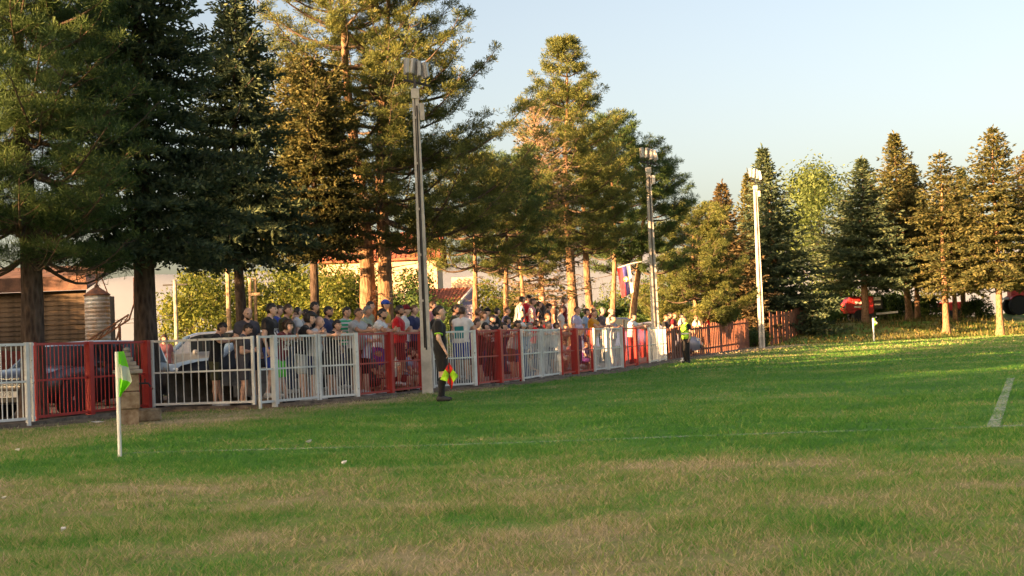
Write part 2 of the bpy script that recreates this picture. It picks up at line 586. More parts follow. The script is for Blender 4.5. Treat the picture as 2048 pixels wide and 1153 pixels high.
# kerb and dirt strip under the fence, terraces behind it
def offset_pts(d, i0=0, i1=None):
    pts = FPTS[i0:i1]
    out = []
    for i, p in enumerate(pts):
        a, b = pts[max(0, i - 1)], pts[min(len(pts) - 1, i + 1)]
        if i0 <= 5 and False: pass
        t = (b - a).normalized()
        out.append(p + Vector((-t.y, t.x, 0)) * d)
    return out
def strip(name, d0, d1, z0, z1, mat, label, i0=0, i1=None, jag=0.0):
    A, B = offset_pts(d0, i0, i1), offset_pts(d1, i0, i1)
    V, F = [], []
    rr = random.Random(3)
    P = []
    for i in range(len(A) - 1):
        k = max(1, int((A[i + 1] - A[i]).length / 0.6))
        for j in range(k): P.append((A[i].lerp(A[i + 1], j / k), B[i].lerp(B[i + 1], j / k)))
    P.append((A[-1], B[-1]))
    for i, (a, b) in enumerate(P):
        j1, j2, j3 = rr.uniform(-jag, jag), rr.uniform(-jag, jag), rr.uniform(-jag, jag) * 0.5
        V += [(a.x + j1, a.y + j2, z0), (a.x + j1, a.y + j2, z1 + j3), (b.x, b.y, z1 + j3), (b.x, b.y, z0)]
        if i:
            o, q = 4 * i - 4, 4 * i
            F += [(o, q, q + 1, o + 1), (o + 1, q + 1, q + 2, o + 2), (o + 2, q + 2, q + 3, o + 3)]
    struct(name, np_mesh(name, V, F), mat, label)
M_CONC = pm('old_concrete', (0.30, 0.27, 0.23), 0.9, scale=3.5, amt=0.3, bmp=0.4)
M_KERB = pm('dirty_kerb', (0.17, 0.13, 0.095), 0.95, scale=4.0, amt=0.4, bmp=0.6)
strip('dirt_strip', -0.55, 9.0, -0.03, 0.018, M_DIRT, 'bare dirt strip along the fence and the parking ground behind it', jag=0.05)
strip('kerb', -0.16, 0.16, 0.0, 0.07, M_KERB, 'low dirty concrete kerb under the fence panels', jag=0.03)
strip('terrace_step_low', 0.66, 1.12, 0.0, 0.22, M_CONC, 'lowest concrete terrace step behind the fence', 6, 25)
strip('terrace_step_middle', 1.12, 1.62, 0.0, 0.45, M_CONC, 'middle concrete terrace step behind the fence', 6, 25)
strip('terrace_step_high', 1.62, 3.0, 0.0, 0.75, M_CONC, 'highest concrete terrace step behind the fence', 6, 25)
def level(off): return 0.02 if off < 0.62 else 0.22 if off < 1.1 else 0.45 if off < 1.6 else 0.75

# ================================================================== trees
def unit(v): return v / np.maximum(np.linalg.norm(v, axis=-1, keepdims=True), 1e-9)
def shoots_mesh(name, B, D, L, W, rng):
    """each shoot three crossed narrow diamonds round one axis"""
    n = len(B)
    D = unit(D)
    ref = unit(rng.normal(size=(n, 3)))
    S = unit(np.cross(D, ref)); U = np.cross(D, S)
    mid = B + D * (L * 0.45)[:, None]
    V = np.zeros((n, 8, 3), np.float32)
    V[:, 0] = B; V[:, 1] = B + D * L[:, None]
    for k in range(3):
        a = math.pi * k / 3
        o = (S * math.cos(a) + U * math.sin(a)) * W[:, None] * 0.5
        V[:, 2 + 2 * k] = mid + o; V[:, 3 + 2 * k] = mid - o
    i = (np.arange(n) * 8)[:, None]
    F = np.stack([np.concatenate([i, i + 2 + 2 * k, i + 1, i + 3 + 2 * k], 1) for k in range(3)], 1).reshape(-1, 4)
    return np_mesh(name, V.reshape(-1, 3), F)
def needles_mesh(name, T, A, rng, K, ln, w):
    n = len(T)
    A = unit(A)
    d = unit(rng.normal(size=(n, K, 3)) + A[:, None, :] * 0.9)
    L = ln * rng.uniform(0.7, 1.2, (n, K, 1))
    s = unit(np.cross(d, rng.normal(size=(n, K, 3)))) * (w * 0.5)
    b = T[:, None, :] + d * 0.01
    V = np.stack([b - s, b + s, b + d * L], 2).reshape(-1, 3)
    # tie the needles of a tuft into one island so that they share a tint: a tiny fan about a common base vertex
    base = np.repeat(T[:, None, :], 1, 1)
    V = np.zeros((n, 1 + 2 * K, 3), np.float32)
    V[:, 0] = T
    tips = b + d * L
    V[:, 1:1 + K] = tips - s
    V[:, 1 + K:] = tips * 0.999 + s + (T[:, None, :] * 0.001)
    i = (np.arange(n) * (1 + 2 * K))[:, None]
    k = np.arange(K)[None, :]
    F = np.stack([np.broadcast_to(i, (n, K)), i + 1 + k, i + 1 + K + k], -1).reshape(-1, 3)
    return np_mesh(name, V.reshape(-1, 3), F)
class Tubes:
    """many thin branches as 4-sided tubes in one mesh"""
    def __init__(self): self.V, self.F, self.n = [], [], 0
    def add(self, P, r0, r1, k=4):
        P = np.asarray(P); m = len(P)
        d = np.gradient(P, axis=0); d = unit(d)
        s = unit(np.cross(d, np.array([0.3, 0.2, 0.93]))); u = np.cross(s, d)
        rad = np.linspace(r0, r1, m)[:, None, None]
        a = 2 * np.pi * np.arange(k) / k
        ring = P[:, None] + (s[:, None] * np.cos(a)[None, :, None] + u[:, None] * np.sin(a)[None, :, None]) * rad
        self.V.append(ring.reshape(-1, 3))
        i = np.arange(m - 1)[:, None] * k; j = np.arange(k)[None, :]
        f = np.stack([i + j, i + (j + 1) % k, i + k + (j + 1) % k, i + k + j], -1).reshape(-1, 4)
        self.F.append(f + self.n); self.n += m * k
    def mesh(self, name): return np_mesh(name, np.concatenate(self.V), np.concatenate(self.F), True)
def trunk_mesh(H, r0, rng, lean=(0, 0), n=14, k=22, bend=0.12, flare=1.35):
    zs = np.linspace(0, H, k)
    ph = rng.uniform(0, 6, 4)
    cx = lean[0] * (zs / H) * H + bend * np.sin(zs * 0.6 + ph[0]) * (zs / H)
    cy = lean[1] * (zs / H) * H + bend * np.sin(zs * 0.5 + ph[1]) * (zs / H)
    rr = r0 * (1 - 0.93 * (zs / H) ** 0.9) * (1 + (flare - 1) * np.exp(-zs / 0.35))
    V = []
    for i, z in enumerate(zs):
        a = 2 * np.pi * np.arange(n) / n
        r = rr[i] * (1 + 0.07 * np.sin(3 * a + ph[2] + z) + 0.05 * rng.normal(size=n))
        V.append(np.stack([cx[i] + r * np.cos(a), cy[i] + r * np.sin(a), np.full(n, z - 0.05)], 1))
    V = np.concatenate(V)
    i = np.arange(k - 1)[:, None] * n; j = np.arange(n)[None, :]
    F = np.stack([i + j, i + (j + 1) % n, i + n + (j + 1) % n, i + n + j], -1).reshape(-1, 4)
    ctr = lambda z: np.array([np.interp(z, zs, cx), np.interp(z, zs, cy), z])
    return np_mesh('trunk', V, F, True), ctr

def spruce_parts(seed, H, Rr, b, r0=0.2, step=0.32, nb=7, sl=0.2, sw=0.055, tw=0.11, prof=0.8, lean=(0, 0), droop=0.30, bare=0.0):
    rng = np.random.default_rng(seed)
    tm, ctr = trunk_mesh(H, r0, rng, lean)
    tb = Tubes()
    B, D = [], []
    z = b
    while z < H - 0.15:
        t = (z - b) / (H - b)
        n = nb + rng.integers(-1, 2)
        az0 = rng.uniform(0, 6.28)
        for q in range(n):
            az = az0 + 6.283 * q / n + rng.normal(0, 0.25)
            L = Rr * ((1 - t) ** prof) * rng.uniform(0.55, 1.22) * min(1.0, 0.75 + t * 3)
            if L < 0.12: L = 0.12
            rad = np.array([math.cos(az), math.sin(az), 0]); tan = np.array([-rad[1], rad[0], 0])
            up0 = -0.10 + 0.75 * t ** 1.5
            u = np.linspace(0, 1, 7)
            c = ctr(z)
            zz = L * (up0 * u - droop * (1 - t * 0.7) * u ** 2 + 0.22 * u ** 3) + rng.normal(0, .02)
            Pb = c + rad * (L * u)[:, None] + tan * (L * 0.1 * rng.normal() * u ** 2)[:, None]
            Pb[:, 2] += zz
            tb.add(Pb[::2], (0.018 + 0.012 * L) * (.6 if bare else 1), 0.005, 3)
            m = max(3, int(L / tw))
            us = np.linspace(0.12, 1.0, m) if not bare else np.linspace(0.2, 1.0, m)
            for uu in us:
                p = np.array([np.interp(uu, u, Pb[:, k]) for k in range(3)])
                for sgn in (-1, 1):
                    if bare:
                        e1 = p + rad * rng.uniform(.1, .3) * L * .5 + tan * sgn * rng.uniform(.1, .35) * L * .5 + rng.normal(0, .05, 3)
                        tb.add(np.array([p, (p + e1) / 2 + rng.normal(0, .03, 3), e1 - [0, 0, .06]]), .008, .004, 3)
                        if rng.uniform() < bare: continue
                    tl = min(0.75, 0.42 * L * (1.08 - uu) + 0.10) * rng.uniform(0.7, 1.2)
                    td = rad * rng.uniform(0.35, 0.8) + tan * sgn * rng.uniform(0.55, 1.0) + np.array([0, 0, rng.uniform(-0.45, 0.05)])
                    td /= np.linalg.norm(td)
                    k = int(tl / (sl * 0.36)) + 1
                    s = (np.arange(k) + rng.uniform(0, 1)) / k * tl
                    bp = p + td * s[:, None]; bp[:, 2] -= 0.25 * s ** 2
                    B.append(bp)
                    D.append(td * 0.8 + rng.normal(0, 0.45, (k, 3)) + np.array([0, 0, 0.30]))
            B.append(Pb[-1:]); D.append((Pb[-1] - Pb[-2])[None] / L)
        z += step * rng.uniform(0.75, 1.25) * (1 - 0.35 * t)
    c = ctr(H)
    B.append(np.array([c, c + [0, 0, .12], c - [0, 0, .1]])); D.append(np.array([[0, 0, 1.], [.3, 0, 1], [-.2, .2, 1]]))
    B = np.concatenate(B); D = np.concatenate(D)
    n = len(B)
    cm = shoots_mesh('crown', B, D, sl * rng.uniform(0.7, 1.3, n), sw * rng.uniform(0.75, 1.3, n), rng)
    return tm, tb.mesh('branches'), cm, n
def pine_parts(seed, H, Rr, b, r0=0.22, step=0.7, nb=5, ln=0.15, w=0.02, K=15, sp=0.17, prof=0.62, lean=(0, 0), skew=None, elev=(0.05, 0.5), u0=0.3, dead=0):
    rng = np.random.default_rng(seed)
    tm, ctr = trunk_mesh(H, r0, rng, lean, bend=0.2)
    tb = Tubes()
    T, A = [], []
    for q in range(dead):
        z = rng.uniform(b * 0.45, b * 1.05); az = rng.uniform(0, 6.28); L = rng.uniform(0.4, 1.4)
        rad = np.array([math.cos(az), math.sin(az), rng.uniform(-.3, .25)])
        u = np.linspace(0, 1, 5)
        P = ctr(z) + rad * (L * u)[:, None] + rng.normal(0, .03, (5, 3))
        tb.add(P, 0.02, 0.005)
        for w_ in range(3):
            s = P[rng.integers(2, 5)]
            tb.add(np.array([s, s + rng.normal(0, .16, 3), s + rng.normal(0, .28, 3)]), 0.008, 0.003, 3)
    z = b
    while z < H - 0.1:
        t = (z - b) / (H - b)
        n = max(3, nb + rng.integers(-1, 2))
        az0 = rng.uniform(0, 6.28)
        for q in range(n):
            az = az0 + 6.283 * q / n + rng.normal(0, 0.3)
            L = Rr * ((1 - t) ** prof) * rng.uniform(0.6, 1.15) * min(1.0, 0.7 + 2.2 * t) + 0.25
            if skew is not None: L *= 1 + skew[2] * math.cos(az - skew[0])
            rad = np.array([math.cos(az), math.sin(az), 0]); tan = np.array([-rad[1], rad[0], 0])
            e = elev[0] + (elev[1] - elev[0]) * t + rng.normal(0, .08)
            u = np.linspace(0, 1, 9)
            wig = rng.normal(0, 0.10, 2)
            P = ctr(z) + rad * (L * u)[:, None] + tan * (L * (wig[0] * u ** 2 + wig[1] * np.sin(u * 5) * u * 0.5))[:, None]
            P[:, 2] += L * (e * u - 0.18 * np.sin(u * 3.1) * (1 - t) + 0.24 * u ** 3)
            tb.add(P, 0.02 + 0.014 * L, 0.008, 5)
            ns = max(4, int(L / 0.24))
            for j in range(ns):
                uu = u0 + (1 - u0) * (j + rng.uniform(0, .8)) / ns
                if rng.uniform() < 0.10: continue
                p = np.array([np.interp(uu, u, P[:, k]) for k in range(3)])
                sg = rng.choice([-1, 1])
                sd = rad * rng.uniform(0.3, 1.0) + tan * sg * rng.uniform(0.4, 1.1) + np.array([0, 0, rng.uniform(0.05, 0.45)])
                sd /= np.linalg.norm(sd)
                sl = (0.26 * L * (1.25 - uu) + 0.22) * rng.uniform(0.7, 1.2)
                uu2 = np.linspace(0, 1, 4)
                Q = p + sd * (sl * uu2)[:, None]; Q[:, 2] += 0.18 * sl * uu2 ** 2
                tb.add(Q, 0.012, 0.005, 3)
                # tufts crowd the outer half of the twig and its short side shoots: a pad, flat below and domed above
                k = max(3, int(sl / sp * 1.5) + 1)
                for rep in range(3):
                    s = rng.uniform(0.42, 1.08, k)
                    C = p + sd * (sl * s)[:, None]
                    off = rng.normal(0, 0.11, C.shape) * np.array([1, 1, .55]); off[:, 2] = np.abs(off[:, 2]) + .05
                    T.append(C + off); A.append(np.repeat((sd * 0.35 + [0, 0, 0.75])[None], k, 0) + off * 3.0)
            T.append(P[-3:] + rng.normal(0, .04, (3, 3))); A.append(np.repeat((rad + [0, 0, .6])[None], 3, 0))
        z += step * rng.uniform(0.7, 1.3) * (1 - 0.45 * t)
    c = ctr(H)
    T.append(c + rng.normal(0, .08, (8, 3))); A.append(np.tile([0, 0, 1.], (8, 1)))
    T = np.concatenate(T); A = np.concatenate(A)
    cm = needles_mesh('crown', T, A, rng, K, ln, w)
    return tm, tb.mesh('branches'), cm, len(T)
def leafy_parts(seed, H, Rr, b, n=9000, leaf=0.10, nl=26, r0=0.12, squash=1.0, up=0.0):
    rng = np.random.default_rng(seed)
    tm, ctr = trunk_mesh(H * 0.8, r0, rng, (0, 0), n=8, k=10)
    tb = Tubes()
    C, Rs = [], []
    for i in range(nl):
        t = rng.uniform(0, 1) ** 0.8
        z = b + (H - b) * t * 0.93
        rr = Rr * math.sqrt(max(0.05, 1 - (2 * t - 0.85) ** 2 / 1.5)) * rng.uniform(0.25, 0.9)
        az = rng.uniform(0, 6.28)
        c = np.array([math.cos(az) * rr, math.sin(az) * rr, z])
        C.append(c); Rs.append(rng.uniform(0.22, 0.42) * Rr)
        s = ctr(max(0.3, z * 0.45)); mid = (s + c) / 2 + rng.normal(0, .1, 3)
        tb.add(np.array([s, mid, c]), 0.03, 0.01)
    C = np.array(C); Rs = np.array(Rs)
    k = rng.integers(0, nl, n)
    d = unit(rng.normal(size=(n, 3)))
    p = C[k] + d * (Rs[k] * rng.uniform(0.35, 1.08, n) ** 0.6)[:, None] * np.array([1, 1, squash])
    p[:, 2] += up * np.abs(rng.normal(0, 1, n)) * Rs[k]
    nn = unit(d + rng.normal(0, .7, (n, 3)) + [0, 0, .3])
    s = unit(np.cross(nn, rng.normal(size=(n, 3)))); u = np.cross(nn, s)
    L = leaf * rng.uniform(0.6, 1.35, n)[:, None]
    V = np.stack([p - s * L, p - u * L * .45 - nn * L * .12, p + s * L, p + u * L * .45 - nn * L * .12], 1).reshape(-1, 3)
    F = np.arange(4 * n).reshape(-1, 4)
    return tm, tb.mesh('branches'), np_mesh('crown', V, F), n

M_SPR = foliage_mat('spruce_needles', [(0.057, 0.097, 0.064), (0.11, 0.164, 0.096), (0.209, 0.253, 0.126)], 0.3)
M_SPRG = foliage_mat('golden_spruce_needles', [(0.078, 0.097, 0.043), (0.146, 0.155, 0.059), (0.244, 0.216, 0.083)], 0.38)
M_SPRR = foliage_mat('browned_spruce_needles', [(0.07, 0.063, 0.034), (0.14, 0.112, 0.056), (0.21, 0.147, 0.07)], 0.3)
M_PIN = foliage_mat('pine_needles', [(0.062, 0.091, 0.031), (0.127, 0.157, 0.046), (0.227, 0.231, 0.065)], 0.4)
M_PIND = foliage_mat('dark_pine_needles', [(0.039, 0.075, 0.026), (0.071, 0.128, 0.039), (0.128, 0.187, 0.06)], 0.35)
M_LEAF = foliage_mat('yellowing_leaves', [(0.046, 0.074, 0.017), (0.122, 0.16, 0.03), (0.245, 0.251, 0.054)], 0.5)
M_LEAFD = foliage_mat('green_leaves', [(0.024, 0.054, 0.017), (0.054, 0.102, 0.026), (0.102, 0.15, 0.036)], 0.4)
M_LEAFP = foliage_mat('pale_leaves', [(0.056, 0.09, 0.028), (0.12, 0.171, 0.052), (0.192, 0.243, 0.085)], 0.45)
M_BARKS = bark_mat('spruce_bark', (0.035, 0.024, 0.020), (0.13, 0.095, 0.075))
M_BARKP = bark_mat('pine_bark', (0.10, 0.055, 0.032), (0.33, 0.20, 0.12))
M_TWIG = pm('twigs', (0.10, 0.07, 0.05), 0.9, scale=5)
M_DEAD = pm('dead_twigs', (0.30, 0.21, 0.15), 0.9, scale=5)

def tree(name, label, loc, parts, mf, mb, mt=None, rotz=0.0, group=None, scale=1.0):
    t = thing(name, label, 'tree', loc, rotz, group)
    t.scale = (scale,) * 3
    link('trunk', parts[0], mb, t)
    link('branches', parts[1], mt or M_TWIG, t)['kind'] = 'stuff'
    o = link('crown', parts[2], mf, t)
    if o.data.materials[0] != mf:            # shared crown, other needles
        o.material_slots[0].link = 'OBJECT'; o.material_slots[0].material = mf
    return t
def tree_h(px, ybase_unused, ytop, Y):
    return at(px, ytop, Y).z
def base(px, py, Y, z=0.0):
    p = at(px, py, Y)
    return Vector((p.x, Y, z))

# ---- left: long-needled pine, two dark spruces, a smaller one
Y0 = 27.6
tree('pine_tree', 'dark long-needled pine at the left edge, its trunk before the dark glossy car', base(62, 620, Y0),
     pine_parts(11, 12.5, 2.55, 3.1, r0=0.24, step=0.50, nb=8, ln=0.18, w=0.011, K=15, sp=0.21, prof=0.25, elev=(-0.20, 0.3), u0=0.12), M_PIND, M_BARKS)
tree('spruce_tree', 'dark spruce with thick rough trunk standing in the fence line beside the stone fountain', base(291, 640, 30.6),
     spruce_parts(21, 13.5, 2.3, 3.3, r0=0.27, step=0.36, nb=7, sl=0.145, sw=0.046, tw=0.092, prof=0.75, droop=0.34), M_SPR, M_BARKS)
tree('spruce_tree', 'dark spruce behind the bald bearded spectator, its tip at the top of the picture', base(482, 600, 36.5),
     spruce_parts(22, tree_h(470, 0, -20, 36.5), 1.95, 3.55, r0=0.17, step=0.30, nb=8, sl=0.145, sw=0.046, tw=0.092, prof=0.62, droop=0.38), M_SPR, M_BARKS)
tree('spruce_tree', 'smaller spruce between the dark spruce and the forked pine, half golden in the sun', base(631, 600, 41.0),
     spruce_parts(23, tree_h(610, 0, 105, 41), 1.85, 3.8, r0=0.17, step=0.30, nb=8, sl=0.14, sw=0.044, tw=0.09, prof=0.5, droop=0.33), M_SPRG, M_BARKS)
# ---- the big forked pine: two stems of one tree
def forked_pine():
    Y = 44.0
    p = base(752, 620, Y)
    t = thing('pine_tree', 'tallest pine with a forked trunk, golden on its left side, behind the nearest floodlight pole', 'tree', p)
    A = pine_parts(31, 13.6, 3.4, 5.0, r0=0.30, step=0.80, nb=6, K=11, sp=0.19, prof=0.5, lean=(-0.035, 0.0), skew=(math.pi, 0, 0.05), dead=14)
    B = pine_parts(32, 12.9, 3.9, 4.2, r0=0.29, step=0.80, nb=6, K=11, sp=0.19, prof=0.62, lean=(0.028, 0.01), skew=(0.0, 0, 0.22), dead=14)
    for prt, dx in ((A, -0.16), (B, 0.20)):
        for nm, me, m in (('trunk', prt[0], M_BARKP), ('branches', prt[1], M_TWIG), ('crown', prt[2], M_PIN)):
            o = link(nm, me, m, t); o.location = (dx, 0, 0)
            if nm == 'branches': o['kind'] = 'stuff'
forked_pine()
# ---- slim pines in the middle
ps1 = pine_parts(41, 7.2, 2.1, 3.7, r0=0.14, step=0.55, nb=5, K=13, sp=0.2, prof=0.5, dead=6)
tree('pine_tree', 'low slim pine with orange trunk just right of the purple gable', base(947, 600, 50), ps1, M_PIN, M_BARKP)
tree('pine_tree', 'low slim pine with orange trunk behind the crowd, nearest the purple gable', base(1011, 580, 53),
     pine_parts(42, 7.6, 2.0, 3.8, r0=0.14, step=0.55, nb=5, K=13, sp=0.2, prof=0.5, dead=8), M_PIND, M_BARKP)
tree('pine_tree', 'thin pine with bare lower trunk left of the dying spruce', base(1047, 580, 57), ps1, M_PIN, M_BARKP, rotz=2.1, scale=1.0)
tree('dying_spruce', 'dying spruce with bare pinkish twigs and a slim orange trunk', base(1081, 500, 58.5),
     spruce_parts(43, tree_h(1063, 0, 205, 58.5), 1.9, 2.6, r0=0.17, step=0.26, nb=7, sl=0.16, sw=0.05, prof=0.5, droop=0.1, bare=0.9), M_SPRG, M_BARKP, M_DEAD)
tree('pine_tree', 'tall pointed pine with thick orange trunk in the middle of the picture', base(1142, 540, 62),
     pine_parts(44, tree_h(1128, 0, 85, 62), 3.3, 5.2, r0=0.26, step=0.85, nb=6, K=13, ln=0.19, w=0.024, sp=0.24, prof=0.9, dead=16), M_PIN, M_BARKP)
tree('pine_tree', 'pine with trunk leaning left behind the man in the orange shirt', base(1186, 600, 66),
     pine_parts(45, tree_h(1215, 0, 190, 66), 2.7, 5.0, r0=0.22, step=0.8, nb=5, K=13, ln=0.19, w=0.024, sp=0.24, prof=0.8, lean=(-0.05, 0), dead=8), M_PIN, M_BARKP)
tree('pine_tree', 'slim pine between the leaning pine and the hanging flag', base(1217, 590, 71),
     pine_parts(46, tree_h(1262, 0, 245, 71), 2.6, 5.0, r0=0.17, step=0.8, nb=5, K=13, ln=0.19, w=0.024, sp=0.24, prof=0.5, lean=(0.06, 0), dead=6), M_PIND, M_BARKP)
tree('pine_tree', 'broad dark pine behind the second floodlight pole, its trunk beside the flag', base(1254, 600, 72),
     pine_parts(47, tree_h(1320, 0, 292, 72), 3.5, 4.4, r0=0.23, step=0.8, nb=6, K=13, ln=0.19, w=0.024, sp=0.24, prof=0.55, lean=(0.13, 0.02), dead=6), M_PIND, M_BARKP)
tree('pine_tree', 'low wide pine right of the second floodlight pole above the brown fence', base(1392, 600, 84),
     pine_parts(48, tree_h(1392, 0, 425, 84), 3.3, 1.7, r0=0.18, step=0.5, nb=6, K=13, ln=0.19, w=0.026, sp=0.26, prof=0.45), M_PIN, M_BARKP)
# ---- far spruces: four grown shapes, scaled and turned for each tree
fs = dict(sl=0.29, sw=0.10, tw=0.25, step=0.46, nb=8, r0=0.24)
FAR = {'full': spruce_parts(51, 14.0, 4.1, 0.9, prof=1.05, **fs), 'high': spruce_parts(53, 15.0, 4.2, 3.9, prof=1.0, **fs),
       'open': spruce_parts(55, 15.0, 3.7, 4.0, prof=0.75, droop=0.5, **{**fs, 'nb': 6, 'step': .7}), 'jag': spruce_parts(56, 16.0, 4.4, 4.3, prof=0.85, droop=0.42, **{**fs, 'step': .62})}
FH = {'full': 14.0, 'high': 15.0, 'open': 15.0, 'jag': 16.0}
def far_spruce(label, px, pyb, Y, ytop, wid, kind, rot, mf, onbank=True):
    p = base(px, pyb, Y)
    if onbank: p.z = bank_h(p) - 0.05
    H = at(px, ytop, Y).z - p.z
    t = tree('spruce_tree', label, p, FAR[kind], mf, M_BARKP, rotz=rot)
    t.scale = (wid * 1.32, wid * 1.32, H / FH[kind])
    t.rotation_euler = (math.sin(px) * .03, math.cos(px * 1.7) * .03, rot)
    return t
far_spruce('reddish spruce left of the third floodlight pole', 1448, 560, 114, 365, 0.9, 'full', 0.4, M_SPRR, False)
far_spruce('full dark green spruce just right of the third floodlight pole', 1556, 560, 119, 293, 1.05, 'full', 2.2, M_SPR, False)
far_spruce('half hidden spruce directly behind the third floodlight pole', 1505, 560, 128, 345, 0.8, 'full', 4.0, M_SPRG, False)
far_spruce('spruce with brown tip standing in front of the red baler', 1726, 560, 127, 318, 1.08, 'high', 0.2, M_SPR)
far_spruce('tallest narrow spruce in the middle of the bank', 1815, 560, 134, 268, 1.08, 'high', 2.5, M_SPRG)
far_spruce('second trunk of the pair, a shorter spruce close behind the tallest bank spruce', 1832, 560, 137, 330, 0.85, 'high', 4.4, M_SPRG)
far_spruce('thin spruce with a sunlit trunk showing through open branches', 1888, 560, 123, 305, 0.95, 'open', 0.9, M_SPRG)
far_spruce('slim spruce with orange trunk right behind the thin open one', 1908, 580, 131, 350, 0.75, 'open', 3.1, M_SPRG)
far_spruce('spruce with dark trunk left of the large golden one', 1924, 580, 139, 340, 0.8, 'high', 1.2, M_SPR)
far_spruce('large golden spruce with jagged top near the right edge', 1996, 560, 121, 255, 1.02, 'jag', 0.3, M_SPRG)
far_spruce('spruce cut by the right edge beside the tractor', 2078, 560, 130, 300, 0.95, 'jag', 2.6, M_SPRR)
tree('leafy_tree', 'pale green leafy tree rising behind the far spruces', base(1648, 500, 165, 1.0),
     leafy_parts(71, at(1650, 335, 165).z - 1, 6.0, 3.0, n=16000, leaf=0.2, nl=44, r0=0.3, up=0.3), M_LEAFP, M_BARKS)
zb = lambda p: bank_h(p) - 0.05
# ---- leafy bushes behind the crowd on the left
lb = [leafy_parts(81 + i, 4.2, 2.6, 0.3, n=8500, leaf=0.085, nl=30) for i in range(3)]
spots = [(385, 82, 1.3, 0, 0, 'first from the left'), (445, 88, 1.4, 1, 0, 'second from the left'), (545, 84, 1.32, 2, 0, 'behind the man in black with a chest print'), (615, 90, 1.4, 0, 0, 'between the two spruces\' trunks'),
         (670, 83, 1.32, 1, 0, 'left of the forked pine trunk'), (725, 90, 1.3, 2, 1, 'hidden behind the forked pine trunk'), (805, 84, 1.22, 0, 1, 'right of the forked pine trunk'), (868, 80, 0.8, 1, 1, 'in front of the red roof'),
         (985, 95, 1.15, 0, 0, 'right of the lilac gable'), (1036, 100, 1.1, 1, 1, 'between the slim orange trunks'), (1098, 106, 0.85, 2, 0, 'low behind the raised group'), (1272, 95, 1.05, 0, 0, 'right of the hanging flag'), (1335, 100, 1.2, 2, 1, 'right of the second floodlight pole')]
for i, (px, Y, s, k, dk, wh) in enumerate(spots):
    t = tree('leafy_bush', 'large yellowish leafy bush behind the crowd, ' + wh, base(px, 640, Y), lb[k], M_LEAFD if dk else M_LEAF, M_BARKS, rotz=i * 1.3, scale=s, group='leafy bushes behind the crowd')
    if dk: t['label'] = 'large greener leafy bush behind the crowd, ' + wh
# ---- far hedge row and undergrowth
hb = [leafy_parts(91 + i, 3.0, 2.6, 0.05, n=4500, leaf=0.16, nl=26, r0=0.06) for i in range(2)]
under = [(1508, 655, 103, 0.42, 0.0, 'beside the end of the brown fence'), (1645, 640, 139, 1.0, 1, 'left of the red baler'), (1683, 640, 144, 1.2, 1, 'behind the left end of the red baler'), (1775, 640, 140, 0.85, 1, 'right of the red baler'),
         (1800, 640, 144, 0.95, 1, 'between the baler and the paired trunks'), (1858, 640, 140, 0.7, 1, 'between the paired trunks and the thin spruce'), (1955, 640, 134, 0.62, 1, 'between the slim spruces and the golden spruce'),
         (1592, 640, 120, 0.62, 1, 'climbing over the far brown fence'), (1560, 640, 119, 0.5, 1, 'at the left end of the far brown fence'), (1625, 640, 126, 0.8, 1, 'right end of the far brown fence'),
         (1290, 660, 90, 0.8, 0.0, 'low behind the second floodlight pole'), (1222, 660, 92, 1.0, 0.0, 'behind the hanging flag'), (1425, 660, 100, 0.9, 0, 'under the reddish spruce'), (1345, 660, 96, 0.9, 0, 'under the low wide pine')]
for i, (px, py, Y, s, onb, wh) in enumerate(under):
    p = base(px, py, Y)
    if onb: p.z = zb(p)
    tree('shrub', 'dark green shrub ' + wh, p, hb[i % 2], M_LEAFD, M_BARKS, rotz=i * 0.9, scale=s, group='shrubs at the far end')
def sky_glow_backdrop():
    """added rise on the horizon, tinted to stand in for the peach sky glow"""
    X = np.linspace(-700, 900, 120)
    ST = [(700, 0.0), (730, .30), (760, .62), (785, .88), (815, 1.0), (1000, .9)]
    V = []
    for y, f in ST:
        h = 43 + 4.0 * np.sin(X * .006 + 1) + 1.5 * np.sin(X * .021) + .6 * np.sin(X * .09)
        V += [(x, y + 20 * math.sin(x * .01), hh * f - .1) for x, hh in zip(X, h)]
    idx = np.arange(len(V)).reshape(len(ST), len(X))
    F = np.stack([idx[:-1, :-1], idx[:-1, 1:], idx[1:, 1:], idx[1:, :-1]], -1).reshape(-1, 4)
    struct('added_sky_glow_rise', np_mesh('added_sky_glow_rise', V, F, True), pm('sky_glow_tint', (.165, .195, .245), .95, scale=.01, amt=.06, bmp=0), 'added pale rise standing in for the sky glow behind the trees')  # haze is painted into the bluish tint, giving a peach sky glow
sky_glow_backdrop()
def treeline():
    rng = np.random.default_rng(99)
    n = 9000
    x = rng.uniform(-260, 260, n)
    h = 2.2 + 1.6 * np.sin(x * 0.05) * np.sin(x * 0.021 + 1) + 0.8 * np.sin(x * 0.3)
    p = np.stack([x, 400 + rng.uniform(-8, 8, n), np.abs(rng.uniform(0, 1, n)) * h], 1)
    nn = unit(rng.normal(size=(n, 3))); s = unit(np.cross(nn, rng.normal(size=(n, 3)))); u = np.cross(nn, s)
    L = 0.9
    V = np.stack([p - s * L, p - u * L, p + s * L, p + u * L], 1).reshape(-1, 3)
    o = link('distant_trees', np_mesh('distant_trees', V, np.arange(4 * n).reshape(-1, 4)), M_LEAFD)
    tag(o, 'low line of distant trees along the horizon', 'trees', kind='stuff')
treeline()
